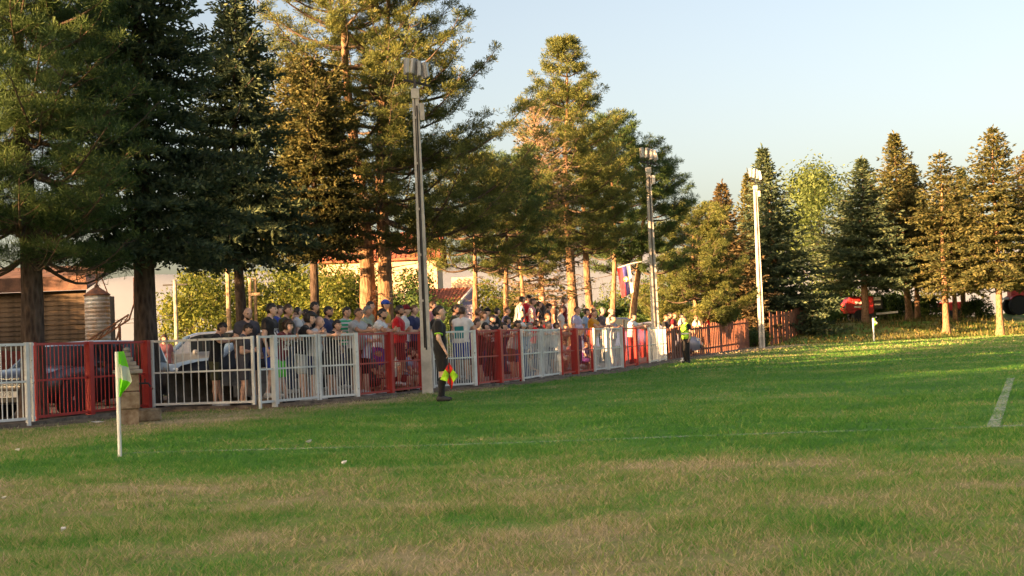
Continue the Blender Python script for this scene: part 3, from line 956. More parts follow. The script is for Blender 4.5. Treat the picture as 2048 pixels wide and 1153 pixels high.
# ---- unseen hill added to block sunlight, behind the camera's left shoulder: the low sun stands just over it, so only what is high or far off is lit
rr = random.Random(12)
perp = Vector((0.622, -0.783, 0))
def shade_hill_mesh():
    rng = np.random.default_rng(4)
    Q = np.linspace(-78, 26, 180)
    ST = [(-330, 0.0), (-290, .35), (-240, .8), (-205, .97), (-198.4, 1.0), (-192, .965), (-160, .7), (-125, .28), (-95, 0.0)]
    bumps = 1.1 * np.sin(Q * .83 + 1) * np.sin(Q * .37) + .8 * np.sin(Q * 1.9) + .5 * rng.normal(size=len(Q))
    top = math.tan(SUN_EL) * 234.0 + bumps - 0.0009 * np.maximum(0, np.abs(Q + 25) - 45) ** 2
    V = []
    for d, f in ST:
        for q, h in zip(Q, top):
            p = SUN_DIR * d + perp * float(q)
            V.append((p.x, p.y, h * f - .04))
    idx = np.arange(len(V)).reshape(len(ST), len(Q))
    F = np.stack([idx[:-1, :-1], idx[:-1, 1:], idx[1:, 1:], idx[1:, :-1]], -1).reshape(-1, 4)
    return np_mesh('hill', V, F)
struct('added_shade_hill', shade_hill_mesh(), M_LEAFD, 'unseen dark hill outside the picture, added to block the low sun')

# unseen conifers added beyond the left edge to shade the dark pine and spruce
for i, (x_, y_, h) in enumerate([(-16.6, 22.2, 14.5), (-19.5, 26.5, 14.0), (-14.2, 18.6, 13.0)]):
    copy_tree(bpy.data.objects['spruce_tree'], 'added dark conifer outside the left edge of the picture, %s of three next to the pine' % ['middle', 'farthest', 'nearest'][i], (x_, y_, 0), i * 2.2, (1.15, 1.15, h / 13.5), 'added conifers outside the picture')
# unseen conifers added left of the barn to keep the sun off its wall
for i, (x_, y_, h) in enumerate([(-24.5, 46.5, 6.4), (-21.5, 43.0, 6.5), (-27.5, 50.5, 6.2), (-19.0, 39.0, 6.4)]):
    copy_tree(bpy.data.objects['spruce_tree'], 'added dark conifer outside the left edge of the picture, %s of four near the barn' % ['second', 'third', 'farthest', 'nearest'][i], (x_, y_, 0), i * 1.7, (1.7, 1.7, h / 13.5), 'added conifers outside the picture')
# ================================================================== buildings on the left and behind
M_WOOD = pm('weathered_brown_planks', (0.13, 0.088, 0.056), 0.85, scale=2.5, amt=0.35, bmp=0.3)
M_REDW = pm('red_painted_boards', (0.30, 0.06, 0.045), 0.75, scale=3, amt=0.25)
M_RUST = pm('rusty_steel', (0.24, 0.10, 0.05), 0.8, 0.2, scale=5, amt=0.4, bmp=0.4, col2=(0.09, 0.05, 0.04))
M_GALV = pm('galvanised_sheet', (0.42, 0.43, 0.43), 0.55, 0.2, scale=1.6, amt=0.25, bmp=0.1, col2=(0.40, 0.22, 0.10))
M_ROOF = pm('clay_tiles', (0.33, 0.10, 0.055), 0.85, scale=6, amt=0.3)
M_STUC = pm('warm_stucco', (0.62, 0.44, 0.30), 0.9, scale=1.2, amt=0.12)
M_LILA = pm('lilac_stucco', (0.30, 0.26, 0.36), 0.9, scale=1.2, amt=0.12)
M_WHITE = pm('white_trim', (0.72, 0.70, 0.66), 0.7, scale=4, amt=0.1)
M_GLASS = pm('dark_glass', (0.03, 0.035, 0.04), 0.08, scale=1, amt=0.1, bmp=0)
M_DARK = pm('dark_metal', (0.035, 0.035, 0.038), 0.5, 0.3, scale=6, amt=0.2)
M_WPOST = pm('pale_wood', (0.52, 0.36, 0.22), 0.8, scale=3, amt=0.25)

M_BROOF = pm('brown_sheet_roof', (0.13, 0.065, 0.045), 0.85, scale=3, amt=.35, bmp=.3)
# long plank barn: each lapped plank a part
Yb = 52.0
bx0, bx1 = at(-420, 640, Yb).x, at(171, 620, Yb).x
barn = thing('plank_barn', 'long brown barn of lapped horizontal planks with a rusty roof edge at the left', 'barn', (bx0, Yb, 0))
bz0, bz1 = at(80, 690, Yb).z, at(80, 584, Yb).z
W = bx1 - bx0
MB().box((W / 2, 2.2, bz1 / 2 - .05), (W - 0.2, 4.0, bz1 - .1)).build('wall_core', M_WOOD, barn)
npk = 15
ph = (bz1 - bz0) / (npk - 4)
plank = None
for i in range(npk):
    zc = bz1 - ph * (i + 0.5)
    if zc < 0.1: break
    if plank is None:
        plank = MB().prism([(0.0, 0.0), (W, 0.0), (W, ph * 1.06), (0, ph * 1.06)], -0.012, 0.012).mesh('plank')
    o = link('plank', plank, M_WOOD, barn)
    o.location = (0, 0.10, zc - ph / 2)
    o.rotation_euler = (R(-13) + rr.uniform(-.02, .02), 0, rr.uniform(-.0015, .0015))
MB().prism([(-.15, bz1 + .02), (W + .15, bz1 + .02), (W + .1, bz1 + 0.5), (-.1, bz1 + 0.5)], -0.25, -0.2).build('roof_edge', M_BROOF, barn)
rf = MB().add([(-.15, -.3, bz1 + .05), (W + .15, -.3, bz1 + .05), (W + .15, 4.6, bz1 + 1.15), (-.15, 4.6, bz1 + 1.15),
               (-.15, -.3, bz1), (W + .15, -.3, bz1), (W + .15, 4.6, bz1 + 1.1), (-.15, 4.6, bz1 + 1.1)],
              [(0, 1, 2, 3), (7, 6, 5, 4), (0, 4, 5, 1), (1, 5, 6, 2), (2, 6, 7, 3), (3, 7, 4, 0)]).build('roof', M_BROOF, barn)
# red boarded low wall in front of it
Yr = 47.0
rx0, rx1 = at(-60, 700, Yr).x, at(190, 700, Yr).x
rw = thing('board_wall', 'low red board wall behind the parked dark glossy car', 'wall', (rx0, Yr, 0))
nb_ = 16
bw = (rx1 - rx0) / nb_
bm_ = MB().box((0, 0, 0.72), (bw * 0.94, 0.04, 1.44)).mesh('board', bevel=0.006)
for i in range(nb_):
    o = link('board', bm_, M_REDW, rw); o.location = ((i + .5) * bw, rr.uniform(-.01, .01), rr.uniform(-.04, .02))
MB().box(((rx1 - rx0) / 2, -0.04, 1.2), (rx1 - rx0, 0.03, 0.1)).build('rail', M_REDW, rw)
# silo
Ys = 48.5
sx = at(195, 630, Ys).x
sz0, sz1 = at(195, 686, Ys).z, at(195, 592, Ys).z
srad = (at(220, 630, Ys).x - at(170, 630, Ys).x) / 2
silo = thing('silo', 'small ribbed metal silo with rust streaks and conical cap next to the barn', 'silo', (sx, Ys, 0))
prof = [(srad * .98, sz0 - .5)]
nr = 16
for i in range(nr):
    z = sz0 - .5 + (sz1 - sz0 + .5) * i / nr
    prof += [(srad, z + .02), (srad * 0.965, z + (sz1 - sz0 + .5) / nr * .5), (srad, z + (sz1 - sz0 + .5) / nr * .97)]
MB().lathe(prof, 28).build('shell', M_GALV, silo, smooth=False)
MB().lathe([(srad * 1.05, sz1), (srad * 1.06, sz1 + .04), (srad * .2, sz1 + .28), (srad * .15, sz1 + .36)], 28).build('cap', M_RUST, silo)
for a in (0.6, 2.2, 3.8, 5.4):
    MB().beam((srad * .8 * math.cos(a), srad * .8 * math.sin(a), 0), (srad * .8 * math.cos(a), srad * .8 * math.sin(a), sz0 - .45), .08, .08).build('leg', M_RUST, silo)
tp = sz1 + .3
MB().tube([(0, 0, tp), (0.02, 0, tp + 0.75)], .035, 6).tube([(0.02, 0, tp + .7), (srad * 1.0, -.1, sz1)], .02, 6).tube([(.02, 0, tp + .72), (-.35, 0, tp + 1.05)], .025, 6).build('filler_pipe', M_RUST, silo)
# slanting conveyor
Yc = 46.5
ca, cb = at(180, 690, Yc), at(258, 640, Yc)
con = thing('conveyor', 'rusty slanting grain conveyor in front of the silo', 'conveyor', (ca.x, Yc, 0))
o_ = Vector((ca.x, Yc, 0))
ca2 = ca + (ca - cb) * 0.9; ca2.z = max(0.1, ca2.z)
m = MB()
for dz in (0, 0.16):
    m.beam(ca2 - o_ + Vector((0, 0, dz)), cb - o_ + Vector((0, 0, dz)), .06, .05)
m.build('trough', M_RUST, con)
m = MB()
for i in range(12):
    p = (ca2 - o_).lerp(cb - o_, (i + .5) / 12)
    m.beam(p + Vector((-.05, 0, 0)), p + Vector((.08, 0, .16)), .03, .03)
m.build('lattice', M_RUST, con)
q = cb - o_
MB().tube([q, q + Vector((.18, 0, .5)), q + Vector((.2, 0, 1.3))], .03, 6).build('spout', M_RUST, con)
MB().beam((q.x - .3, 0, 0), (q.x - .3, 0, q.z - .2), .07, .07).beam((q.x - 1.0, .0, 0), (q.x - .3, 0, q.z - .3), .05, .05).build('support_leg', M_RUST, con)

# posts and poles behind the crowd
def post(px, ytop, Y, r, label, mat):
    p = base(px, 650, Y); H = at(px, ytop, Y).z
    t = thing('timber_post', label, 'post', p)
    MB().tube([(0, 0, 0), (0, 0, H * .5), (0.01, 0, H)], [r, r * .95, r * .9], 8).build('shaft', mat, t, smooth=True)
    MB().lathe([(r * 1.1, H), (r * 1.15, H + .03), (r * .6, H + .06)], 8).build('cap', mat, t)
post(458, 535, 45, 0.075, 'pale timber post left of the dark spruce trunk', M_WPOST)
post(502, 560, 46, 0.06, 'left one of the two pale posts joined by a crossbar', M_WPOST)
post(512, 560, 46.1, 0.06, 'right one of the two pale posts joined by a crossbar', M_WPOST)
cb0, cb1 = at(499, 590, 45.8), at(520, 588, 45.8)
tag(MB().beam(cb0, cb1, .06, .08).build('crossbar', M_WPOST), 'short pale crossbar nailed across the two posts', 'beam')
post(133, 690, 38, 0.07, 'short orange brown wooden post behind the red fence panel', pm('orange_wood', (0.40, 0.17, 0.07), 0.8, scale=4))
up = base(352, 640, 75)
ut = thing('utility_pole', 'thin grey utility pole with cross arm left of the leafy bushes', 'pole', up)
Hu = at(352, 560, 75).z
MB().tube([(0, 0, 0), (0, 0, Hu)], [.12, .09], 8).build('shaft', M_CONC, ut)
MB().box((0, 0, Hu - .25), (1.2, .08, .08)).build('cross_arm', M_DARK, ut)
for i, dz in enumerate((0.0, 0.3)):
    a_, b_ = at(-50, 628 + i * 8, 110), at(352, 630 + i * 8, 75)
    pts = [a_.lerp(b_, t) - Vector((0, 0, 0.5 * math.sin(math.pi * t))) for t in np.linspace(0, 1, 12)]
    tag(MB().tube(pts, .02, 5).build('power_line', M_DARK), ('upper' if i == 0 else 'lower') + ' of the two thin power lines crossing the pale sky at the left', 'cable')

# ---- houses behind the forked pine
def house(name, label, x0, x1, Y, zw, zr, depth, mw, gable=None, wins=()):
    h = thing(name, label, 'house', (x0, Y, 0))
    w = x1 - x0
    MB().box((w / 2, depth / 2, zw / 2), (w, depth, zw)).build('wall', mw, h)
    # roof: ridge along x
    ov = 0.35
    V = [(-ov, -ov, zw - .1), (w + ov, -ov, zw - .1), (w + ov, depth / 2, zr), (-ov, depth / 2, zr), (-ov, depth + ov, zw - .1), (w + ov, depth + ov, zw - .1)]
    V2 = [(x, y, z + .14) for x, y, z in V]
    F = [(0, 1, 2, 3), (3, 2, 5, 4)]
    F2 = [tuple(i + 6 for i in f) for f in F]
    rim = [(0, 1, 7, 6), (1, 2, 8, 7), (2, 5, 11, 8), (5, 4, 10, 11), (4, 3, 9, 10), (3, 0, 6, 9)]
    rfo = MB().add(V + V2, [tuple(reversed(f)) for f in F] + F2 + rim).build('roof', M_ROOF, h)
    # rows of tile ribs running down the slope facing us
    m = MB()
    k = int(w / 0.28)
    for i in range(k):
        x = -ov + (w + 2 * ov) * (i + .5) / k
        m.beam((x, -ov - .01, zw + .05), (x, depth / 2, zr + .15), .10, .05)
    ro = m.build('tile_ribs', M_ROOF, rfo); ro['kind'] = 'stuff'
    g = MB().add([(0.0, 0.0, zw - .02), (0, depth, zw - .02), (0, depth / 2, zr - .02)], [(0, 1, 2)]).add([(w, 0, zw - .02), (w, depth, zw - .02), (w, depth / 2, zr - .02)], [(0, 1, 2)])
    g.build('gable', mw, h)
    MB().box((w * .3, depth * .5, zr + .3), (.5, .5, 1.0)).build('chimney', M_STUC, rfo)
    for (a, b, c, d) in wins:
        f = MB().box(((a + b) / 2, -.03, (c + d) / 2), (b - a, .08, d - c)).build('window', M_WHITE, h)
        MB().box(((a + b) / 2 - (b - a) * .22, -.06, (c + d) / 2), ((b - a) * .38, .06, (d - c) * .86)).build('pane', M_GLASS, f)
        MB().box(((a + b) / 2 + (b - a) * .22, -.06, (c + d) / 2), ((b - a) * .38, .06, (d - c) * .86)).build('pane', M_GLASS, f)
    return h
Yh = 96.0
hx0, hx1 = at(640, 600, Yh).x, at(876, 600, Yh).x
house('house', 'big two storey house with sunlit orange wall and tiled roof behind the forked pine', hx0, hx1, Yh, at(760, 520, Yh).z, at(760, 462, Yh).z, 8.0, M_STUC,
      wins=[(0.8, 2.0, 3.4, 4.7), (3.0, 4.2, 3.4, 4.7), (5.4, 6.6, 3.4, 4.7), (0.8, 2.0, .9, 2.2), (3.0, 4.2, .9, 2.2), (5.4, 6.6, .9, 2.2)])
# small house: red roof slope towards us, lilac gable to the right
Yl = 84.0
lx0, lx1 = at(838, 610, Yl).x, at(916, 610, Yl).x
lz0, lz1 = at(880, 612, Yl).z, at(880, 578, Yl).z
sh = thing('small_house', 'small house with red tiled roof slope and lilac gable wall beside the first floodlight pole', 'house', (lx0, Yl, 0))
w = lx1 - lx0 + 0.0
wd = at(945, 610, Yl).x - lx0
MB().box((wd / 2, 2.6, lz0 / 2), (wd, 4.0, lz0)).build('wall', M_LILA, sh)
V = [(-.2, .3, lz0 - .05), (w, .3, lz0 - .05), (wd, 2.5, lz1), (-.2, 2.5, lz1), (-.2, 4.8, lz0 - .05), (w, 4.8, lz0 - .05)]
V2 = [(x, y, z + .1) for x, y, z in V]
srf = MB().add(V + V2, [(3, 2, 1, 0), (4, 5, 2, 3), (6, 7, 8, 9), (9, 8, 11, 10), (0, 1, 7, 6), (1, 2, 8, 7), (2, 5, 11, 8), (5, 4, 10, 11), (4, 3, 9, 10), (3, 0, 6, 9)]).build('roof', M_ROOF, sh)
m = MB()
for i in range(14):
    t = (i + .5) / 14
    m.beam((-.2 + (w + .2) * t, .28, lz0 + .06), (-.2 + (wd + .2) * t, 2.5, lz1 + .11), .07, .04)
m.build('tile_ribs', M_ROOF, srf)['kind'] = 'stuff'
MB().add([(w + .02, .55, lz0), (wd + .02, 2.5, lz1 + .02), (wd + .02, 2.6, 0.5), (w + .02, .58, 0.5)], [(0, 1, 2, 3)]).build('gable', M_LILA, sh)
MB().beam((w + .03, .28, lz0 + .1), (wd + .04, 2.5, lz1 + .14), .10, .12).build('verge_board', M_WHITE, sh)
MB().box((wd * .8, 2.9, lz1 + .1), (wd * .42, .8, 1.2)).build('upper_wall', M_STUC, sh)

# ================================================================== floodlight poles
M_POLE = pm('pale_concrete', (0.56, 0.53, 0.48), 0.85, scale=2.2, amt=0.2, bmp=0.25)
M_GROOVE = pm('dark_groove', (0.045, 0.04, 0.038), 0.9, scale=3)
M_LAMP = pm('lamp_housing', (0.36, 0.36, 0.36), 0.45, 0.2, scale=6, amt=0.15)
M_DIFF = pm('lamp_glass', (0.40, 0.41, 0.40), 0.35, scale=3, amt=0.06, bmp=0)
def floodlight(pb, ytop, xtop, ylamp, wpx, label, wht, grooved, lamps):
    p = gp(*pb) if len(pb) == 2 else at(*pb)
    Y = p.y
    z_off = p.z
    p.z = 0
    top = at(xtop, ytop, Y)
    H = top.z
    w0 = wpx * Y / FPX
    t = thing('floodlight_pole', label, 'floodlight', p)
    dx = top.x - p.x
    # shaft: two flanges and a recessed web, tapering
    def leg(o0, o1, sx, sy, mat, nm, z0=-.1, z1=H, par=t):
        V = []
        for z in (z0, z1):
            k = 1 - 0.42 * max(0, z) / H
            cx = dx * max(0, z) / H
            for a, b in ((-1, -1), (1, -1), (1, 1), (-1, 1)):
                V.append((cx + (o0 + a * sx / 2) * k, (o1 + b * sy / 2) * k, z))
        return MB().add(V, [(3, 2, 1, 0), (4, 5, 6, 7), (0, 1, 5, 4), (1, 2, 6, 5), (2, 3, 7, 6), (3, 0, 4, 7)]).build(nm, mat, par)
    if grooved:
        zs = H * 0.15
        leg(-w0 * .34, 0, w0 * .32, w0 * .9, M_POLE, 'flange', zs)
        leg(w0 * .24, 0, w0 * .52, w0 * .9, M_POLE, 'flange', zs)
        leg(-w0 * .10, 0, w0 * .17, w0 * .5, M_GROOVE, 'web', zs)
        leg(0, 0, w0 * 1.04, w0 * .92, M_POLE, 'foot', -.1, zs)
        for f in (.3, .45, .6, .75, .9):
            leg(-w0 * .0, -.01, w0 * 1.02, w0 * .93, M_POLE, 'spacer', H * f, H * f + .05)
    else:
        leg(-w0 * .3, 0, w0 * .42, w0 * .9, M_POLE, 'flange')
        leg(w0 * .3, 0, w0 * .42, w0 * .9, M_POLE, 'flange')
        leg(0, .02, w0 * .22, w0 * .55, M_POLE, 'web')
    cx = dx
    hl = (at(xtop, ylamp, Y).z - H) * .92
    bw = w0 * 1.9
    cbar = MB().beam((cx - bw * .55, -.05, H + .28 * hl), (cx + bw * .75, .15, H + .10 * hl), .05, .05).beam((cx, 0, H - .1), (cx, 0, H + .3 * hl), .06, .06).build('crossbar', M_DARK, t)
    MB().box((cx, -.02, H - .12), (w0 * .75, w0 * .7, .22)).build('cap', M_POLE, t)
    for i in range(lamps):
        f = (i + .5) / lamps
        lx = cx - bw * .5 + bw * 1.2 * f
        zc = H + hl * (.74 - .20 * f) + (.03 if i == 1 else 0)
        rot = Matrix.Rotation(R(6 - 8 * f), 3, 'Y') @ Matrix.Rotation(R([20, -30, 5, 62][i % 4]), 3, 'Z') @ Matrix.Rotation(R(-8), 3, 'X')
        L = MB().box((lx, 0, zc), (w0 * .36, .08, hl * .50), rot).build('lamp', M_LAMP, t, bevel=.01)
        MB().box(Vector((lx, 0, zc)) + rot @ Vector((0, -.058, 0)), (w0 * .29, .02, hl * .45), rot).build('lamp_glass', M_DIFF, L)
        m = MB()
        for k in range(5):
            m.box(Vector((lx, 0, zc)) + rot @ Vector((w0 * .2 * (k - 2) / 2, .075, 0)), (.012, .05, hl * .5), rot)
        m.build('cooling_fins', M_LAMP, L)
        MB().beam((lx, 0, zc - hl * .28), (lx, .0, H + hl * (.28 - .16 * f)), .035, .035).build('bracket', M_DARK, t)
    MB().box((cx + w0 * .62, -.05, H - .55), (w0 * .4, .18, .38)).build('junction_box', M_WHITE if wht else M_POLE, t)
    MB().tube([(w0 * .05, -w0 * .5, 1.0), (dx * .5 + w0 * .04, -w0 * .42, H * .5), (cx + .03, -w0 * .3, H - .4)], .018, 5).build('cable', M_DARK, t)
    return t
floodlight((856, 788), 178, 830, 108, 21, 'tall concrete floodlight pole with a dark groove, nearest, beside the linesman', False, True, 4)
floodlight((1314, 723), 335, 1296, 290, 15.5, 'second floodlight pole of pale concrete, beside the flag', True, False, 4)
floodlight((1524, 691, 99.0), 372, 1510, 332, 11, 'third and farthest floodlight pole beside the end of the brown fence', False, False, 4)
# cable on the first pole
# ================================================================== fence panels
def worn_paint(nm, col, rough):
    """gloss paint, grimy low down the noise, with rust showing where it has flaked"""
    m, nt, out = new_mat(nm)
    tc = nt.nodes.new('ShaderNodeNewGeometry').outputs['Position']
    f, h = noise(nt, tc, 2.2, 5, .65), noise(nt, tc, 14.0, 5, .7)
    c = ramp(nt, f, [(.35, tuple(x * .74 for x in col)), (.65, col)])
    c = mixc(nt, ramp(nt, mathn(nt, 'ADD', mathn(nt, 'MULTIPLY', h, .7), mathn(nt, 'MULTIPLY', f, .3)), [(.60, (0, 0, 0)), (.66, (1, 1, 1))]), c, (.16, .075, .04))
    b = N(nt, 'ShaderNodeBsdfPrincipled', Roughness=rough)
    nt.links.new(c, b.inputs['Base Color']); nt.links.new(bump(nt, h, .2, .004), b.inputs['Normal'])
    nt.links.new(b.outputs[0], out.inputs[0])
    return m
M_FWH = worn_paint('white_gloss_paint', (0.80, 0.82, 0.80), 0.45)
M_FRD = worn_paint('red_gloss_paint', (0.52, 0.036, 0.030), 0.45)
M_FBR = pm('rust_red_boards', (0.26, 0.10, 0.062), 0.85, scale=5, amt=0.4, bmp=0.3)
BAR = MB().tube([(0, 0, 0), (0, 0, 1)], 1.0, 6).mesh('bar', smooth=True)
BARW, BARR = BAR, BAR.copy()
BARW.materials.append(M_FWH); BARR.materials.append(M_FRD)
def panel(a, b, col, nb, label, posts=(0.04, 0.04), mid=0.5, fr=0.045, bar=0.011, H=FENCE_H):
    a, b = gp(*a), gp(*b)
    d = b - a
    L = d.length
    rz = math.atan2(d.y, d.x)
    mat = M_FWH if col == 'w' else M_FRD
    t = thing('fence_panel', label, 'fence', (a.x, a.y, 0.06), rz, 'barred fence panels along the pitch')
    H = H - 0.06
    z0 = 0.05
    MB().box((L / 2, 0, H - fr / 2), (L, fr, fr)).build('top_rail', mat, t)
    MB().box((L / 2, 0, z0 + fr / 2), (L, fr, fr)).build('bottom_rail', mat, t)
    MB().box((L / 2, 0.0, z0 + (H - z0) * mid), (L - .02, fr * .8, fr * .75)).build('middle_rail', mat, t)
    for x, w in ((0, posts[0]), (L, posts[1])):
        if w: MB().box((x, 0, H / 2 - .02), (w, max(w, .05), H + .06)).build('post', mat, t, bevel=.004)
    for i in range(nb):
        o = link('bar', BARW if col == 'w' else BARR, None, t)
        x = L * (i + 1) / (nb + 1) + rr.uniform(-.006, .006)
        o.location = (x, rr.uniform(-.004, .004), z0 + .01)
        bq = bar if col == 'w' else bar * .78
        o.scale = (bq, bq, H - z0 - .02)
        o.rotation_euler = (0, rr.uniform(-.006, .006), 0)
    return t
panel((-115, 868), (57, 853.5), 'w', 15, 'white barred fence panel at the left edge, in front of the dark glossy car', (0.05, 0.07))
panel((67, 852), (70, 851.6), 'w', 0, 'narrow white double gate post left of the first red panel', (0.05, 0.0))
panel((73, 850), (181, 838), 'r', 13, 'leftmost red barred fence panel, in front of the dark glossy car\'s wheel', (0.06, 0.12))
panel((188, 837), (295, 824), 'r', 13, 'red barred fence panel behind the near corner flag and stone fountain', (0.05, 0.15))
panel((308, 823), (509, 817), 'w', 12, 'wide white barred gate in front of the black off-road car', (0.06, 0.06))
panel((521, 819), (551, 816), 'w', 1, 'narrow white gate strip in front of the man in blue and white shorts', (0.05, 0.10))
panel((556, 815.5), (635, 808), 'w', 12, 'white barred gate panel in front of the neon green shorts', (0.05, 0.06))
panel((641, 807.5), (715, 802), 'w', 12, 'white barred gate panel left of the red pair, in front of two light grey shirts', (0.06, 0.09))
panel((720, 801), (782, 793.5), 'r', 12, 'red barred panel in front of the seated man in black shorts', (0.05, 0.14))
panel((787, 792.5), (843, 785.5), 'r', 12, 'red barred panel left of the nearest floodlight pole', (0.04, 0.06))
panel((869, 783.5), (951, 778), 'w', 16, 'white barred panel behind the linesman', (0.05, 0.09))
panel((957, 777.5), (1001, 772), 'r', 13, 'red barred panel right of the linesman', (0.04, 0.16))
panel((1006, 771.5), (1042, 767.5), 'r', 11, 'red barred panel left of the white gate with the leaning older man', (0.04, 0.05))
panel((1046, 767), (1082, 761), 'w', 10, 'white barred panel behind which a small child sits', (0.09, 0.09))
panel((1087, 760.5), (1122, 756), 'w', 10, 'white barred panel in front of the man with a dark bag strap', (0.05, 0.09))
panel((1126, 756), (1152, 752.5), 'r', 9, 'red barred panel in front of two seated children', (0.04, 0.2))
panel((1157, 752), (1186, 748.5), 'r', 9, 'red barred panel in front of the seated child in purple', (0.04, 0.06))
panel((1190, 748), (1214, 744.8), 'w', 8, 'white barred panel below the man in orange', (0.09, 0.09))
panel((1219, 744.5), (1245, 740.5), 'w', 8, 'white barred panel below the youth in a white and navy shirt', (0.06, 0.1))
panel((1250, 740), (1272, 735.6), 'r', 8, 'sunlit red barred panel left of the second floodlight pole', (0.06, 0.08))
panel((1276, 735), (1296, 731.3), 'r', 8, 'sunlit red barred panel touching the last white pair', (0.04, 0.06))
panel((1300, 730.5), (1316, 727.5), 'w', 7, 'white barred panel directly behind the second floodlight pole', (0.08, 0.06))
panel((1320, 727), (1332, 724.3), 'w', 6, 'last white barred panel before the brown board fence', (0.05, 0.1))
# brown irregular board fence
def board_fence(label, pts, tops, nb, seed, gap=0.75, zb=None, mat=M_FBR):
    q = random.Random(seed)
    a, b = pts
    t = thing('board_fence', label, 'fence', (a.x, a.y, 0))
    d = b - a
    L = d.length; u = d.normalized()
    rz = math.atan2(d.y, d.x)
    bmesh_ = MB().box((0, 0, .5), (1, 1, 1)).mesh('board', bevel=0.0)
    for i in range(nb):
        f = (i + .5) / nb
        p = a + d * f - Vector((a.x, a.y, 0))
        z0 = zb(a + d * f) if zb else 0.0
        H = tops[0] + (tops[1] - tops[0]) * f - z0
        o = link('board', bmesh_, mat, t)
        big_ = q.random() < .22
        w_ = L / nb * (gap if big_ else gap * q.uniform(.35, .85))
        o.location = (p.x, p.y, z0 - .02)
        o.scale = (w_, .035, H * q.uniform(.93, 1.02))
        o.rotation_euler = (0, q.uniform(-.05, .05), rz)
    for fz in (.22, .86):
        z_a = (zb(a) if zb else 0); z_b = (zb(b) if zb else 0)
        A = Vector((0, 0, z_a + (tops[0] - z_a) * fz)); B = d.copy(); B.z = z_b + (tops[1] - z_b) * fz
        off = Vector((-u.y, u.x, 0)) * .05
        MB().beam(A + off, B + off, .04, .09).build('rail', mat, t)
    return t
fa, fb = gp(1337, 723.0), gp(1499, 697.3)
board_fence('old rust red fence of uneven boards behind the steward', (fa, fb), (at(1337, 655, fa.y).z, at(1499, 637, fb.y).z), 46, 4)
p0, p1 = base(1537, 640, 109), base(1626, 640, 121)
board_fence('farther brown board fence climbing the bank, right of the third floodlight pole', (p0, p1), (at(1537, 626, 109).z, at(1626, 612, 121).z), 12, 5, 0.95, zb=lambda p: bank_h(p) - .1)
# ================================================================== people
def rc(P, a, b, ra, rb):
    a = np.asarray(a, np.float32); b = np.asarray(b, np.float32)
    d = b - a
    t = np.clip(((P - a) @ d) / max(1e-9, float(d @ d)), 0, 1)
    q = P - a - t[..., None] * d
    return np.sqrt((q * q).sum(-1)) - (ra + (rb - ra) * t)
def smin(x, y, k):
    h = np.clip(.5 + .5 * (y - x) / k, 0, 1)
    return y * (1 - h) + x * h - k * h * (1 - h)
def nets(prims, res, k=0.03):
    """prims: (a, b, ra, rb, cutpoint, cutdir) round cones, blended into one closed surface by surface nets"""
    pts = np.array([q for pr in prims for q in (pr[0], pr[1])], np.float32)
    rmax = max(max(pr[2], pr[3]) for pr in prims) + res * 2
    lo = pts.min(0) - rmax; hi = pts.max(0) + rmax
    n = np.ceil((hi - lo) / res).astype(int) + 1
    ax = [lo[i] + res * np.arange(n[i], dtype=np.float32) for i in range(3)]
    G = np.stack(np.meshgrid(*ax, indexing='ij'), -1)
    S = np.full(G.shape[:3], 9.0, np.float32)
    for pr in prims:
        a, b, ra, rb = pr[:4]
        m = max(ra, rb) + 0.10
        l = np.minimum(a, b) - m; h = np.maximum(a, b) + m
        i0 = np.maximum(0, np.floor((l - lo) / res).astype(int)); i1 = np.minimum(n, np.ceil((h - lo) / res).astype(int) + 1)
        sl = tuple(slice(i0[i], i1[i]) for i in range(3))
        d = rc(G[sl], a, b, ra, rb)
        if len(pr) > 4: d = np.maximum(d, (G[sl] - np.asarray(pr[4], np.float32)) @ np.asarray(pr[5], np.float32))
        S[sl] = smin(S[sl], d, k)
    ins = S < 0
    c = np.zeros(tuple(n - 1), np.int8)
    for dx in (0, 1):
        for dy in (0, 1):
            for dz in (0, 1):
                c += ins[dx:n[0] - 1 + dx, dy:n[1] - 1 + dy, dz:n[2] - 1 + dz]
    act = (c > 0) & (c < 8)
    idx = -np.ones(act.shape, np.int32)
    ii = np.argwhere(act)
    idx[act] = np.arange(len(ii))
    acc = np.zeros((len(ii), 3), np.float32); cnt = np.zeros(len(ii), np.float32)
    corners = [(x, y, z) for x in (0, 1) for y in (0, 1) for z in (0, 1)]
    for u in corners:
        for axis in range(3):
            if u[axis]: continue
            v = list(u); v[axis] = 1
            su = S[ii[:, 0] + u[0], ii[:, 1] + u[1], ii[:, 2] + u[2]]; sv = S[ii[:, 0] + v[0], ii[:, 1] + v[1], ii[:, 2] + v[2]]
            m = (su < 0) != (sv < 0)
            t = su[m] / (su[m] - sv[m])
            p = np.tile(np.array(u, np.float32), (m.sum(), 1)); p[:, axis] += t
            acc[m] += p; cnt[m] += 1
    V = lo + (ii + acc / cnt[:, None]) * res
    F = []
    for axis in range(3):
        b, d = [(1, 2), (2, 0), (0, 1)][axis]
        s0 = [slice(None)] * 3; s1 = [slice(None)] * 3
        s0[axis] = slice(0, -1); s1[axis] = slice(1, None)
        A = ins[tuple(s0)]; B = ins[tuple(s1)]
        for flip, mask in ((False, A & ~B), (True, ~A & B)):
            e = np.argwhere(mask)
            if not len(e): continue
            ok = (e[:, b] > 0) & (e[:, d] > 0)
            e = e[ok]
            def cell(db, dd):
                q = e.copy(); q[:, b] -= db; q[:, d] -= dd
                q = np.minimum(q, np.array(idx.shape) - 1)
                return idx[q[:, 0], q[:, 1], q[:, 2]]
            f = np.stack([cell(1, 1), cell(0, 1), cell(0, 0), cell(1, 0)], 1)
            if flip: f = f[:, ::-1]
            F.append(f)
    F = np.concatenate(F)
    return V, F[(F >= 0).all(1)]
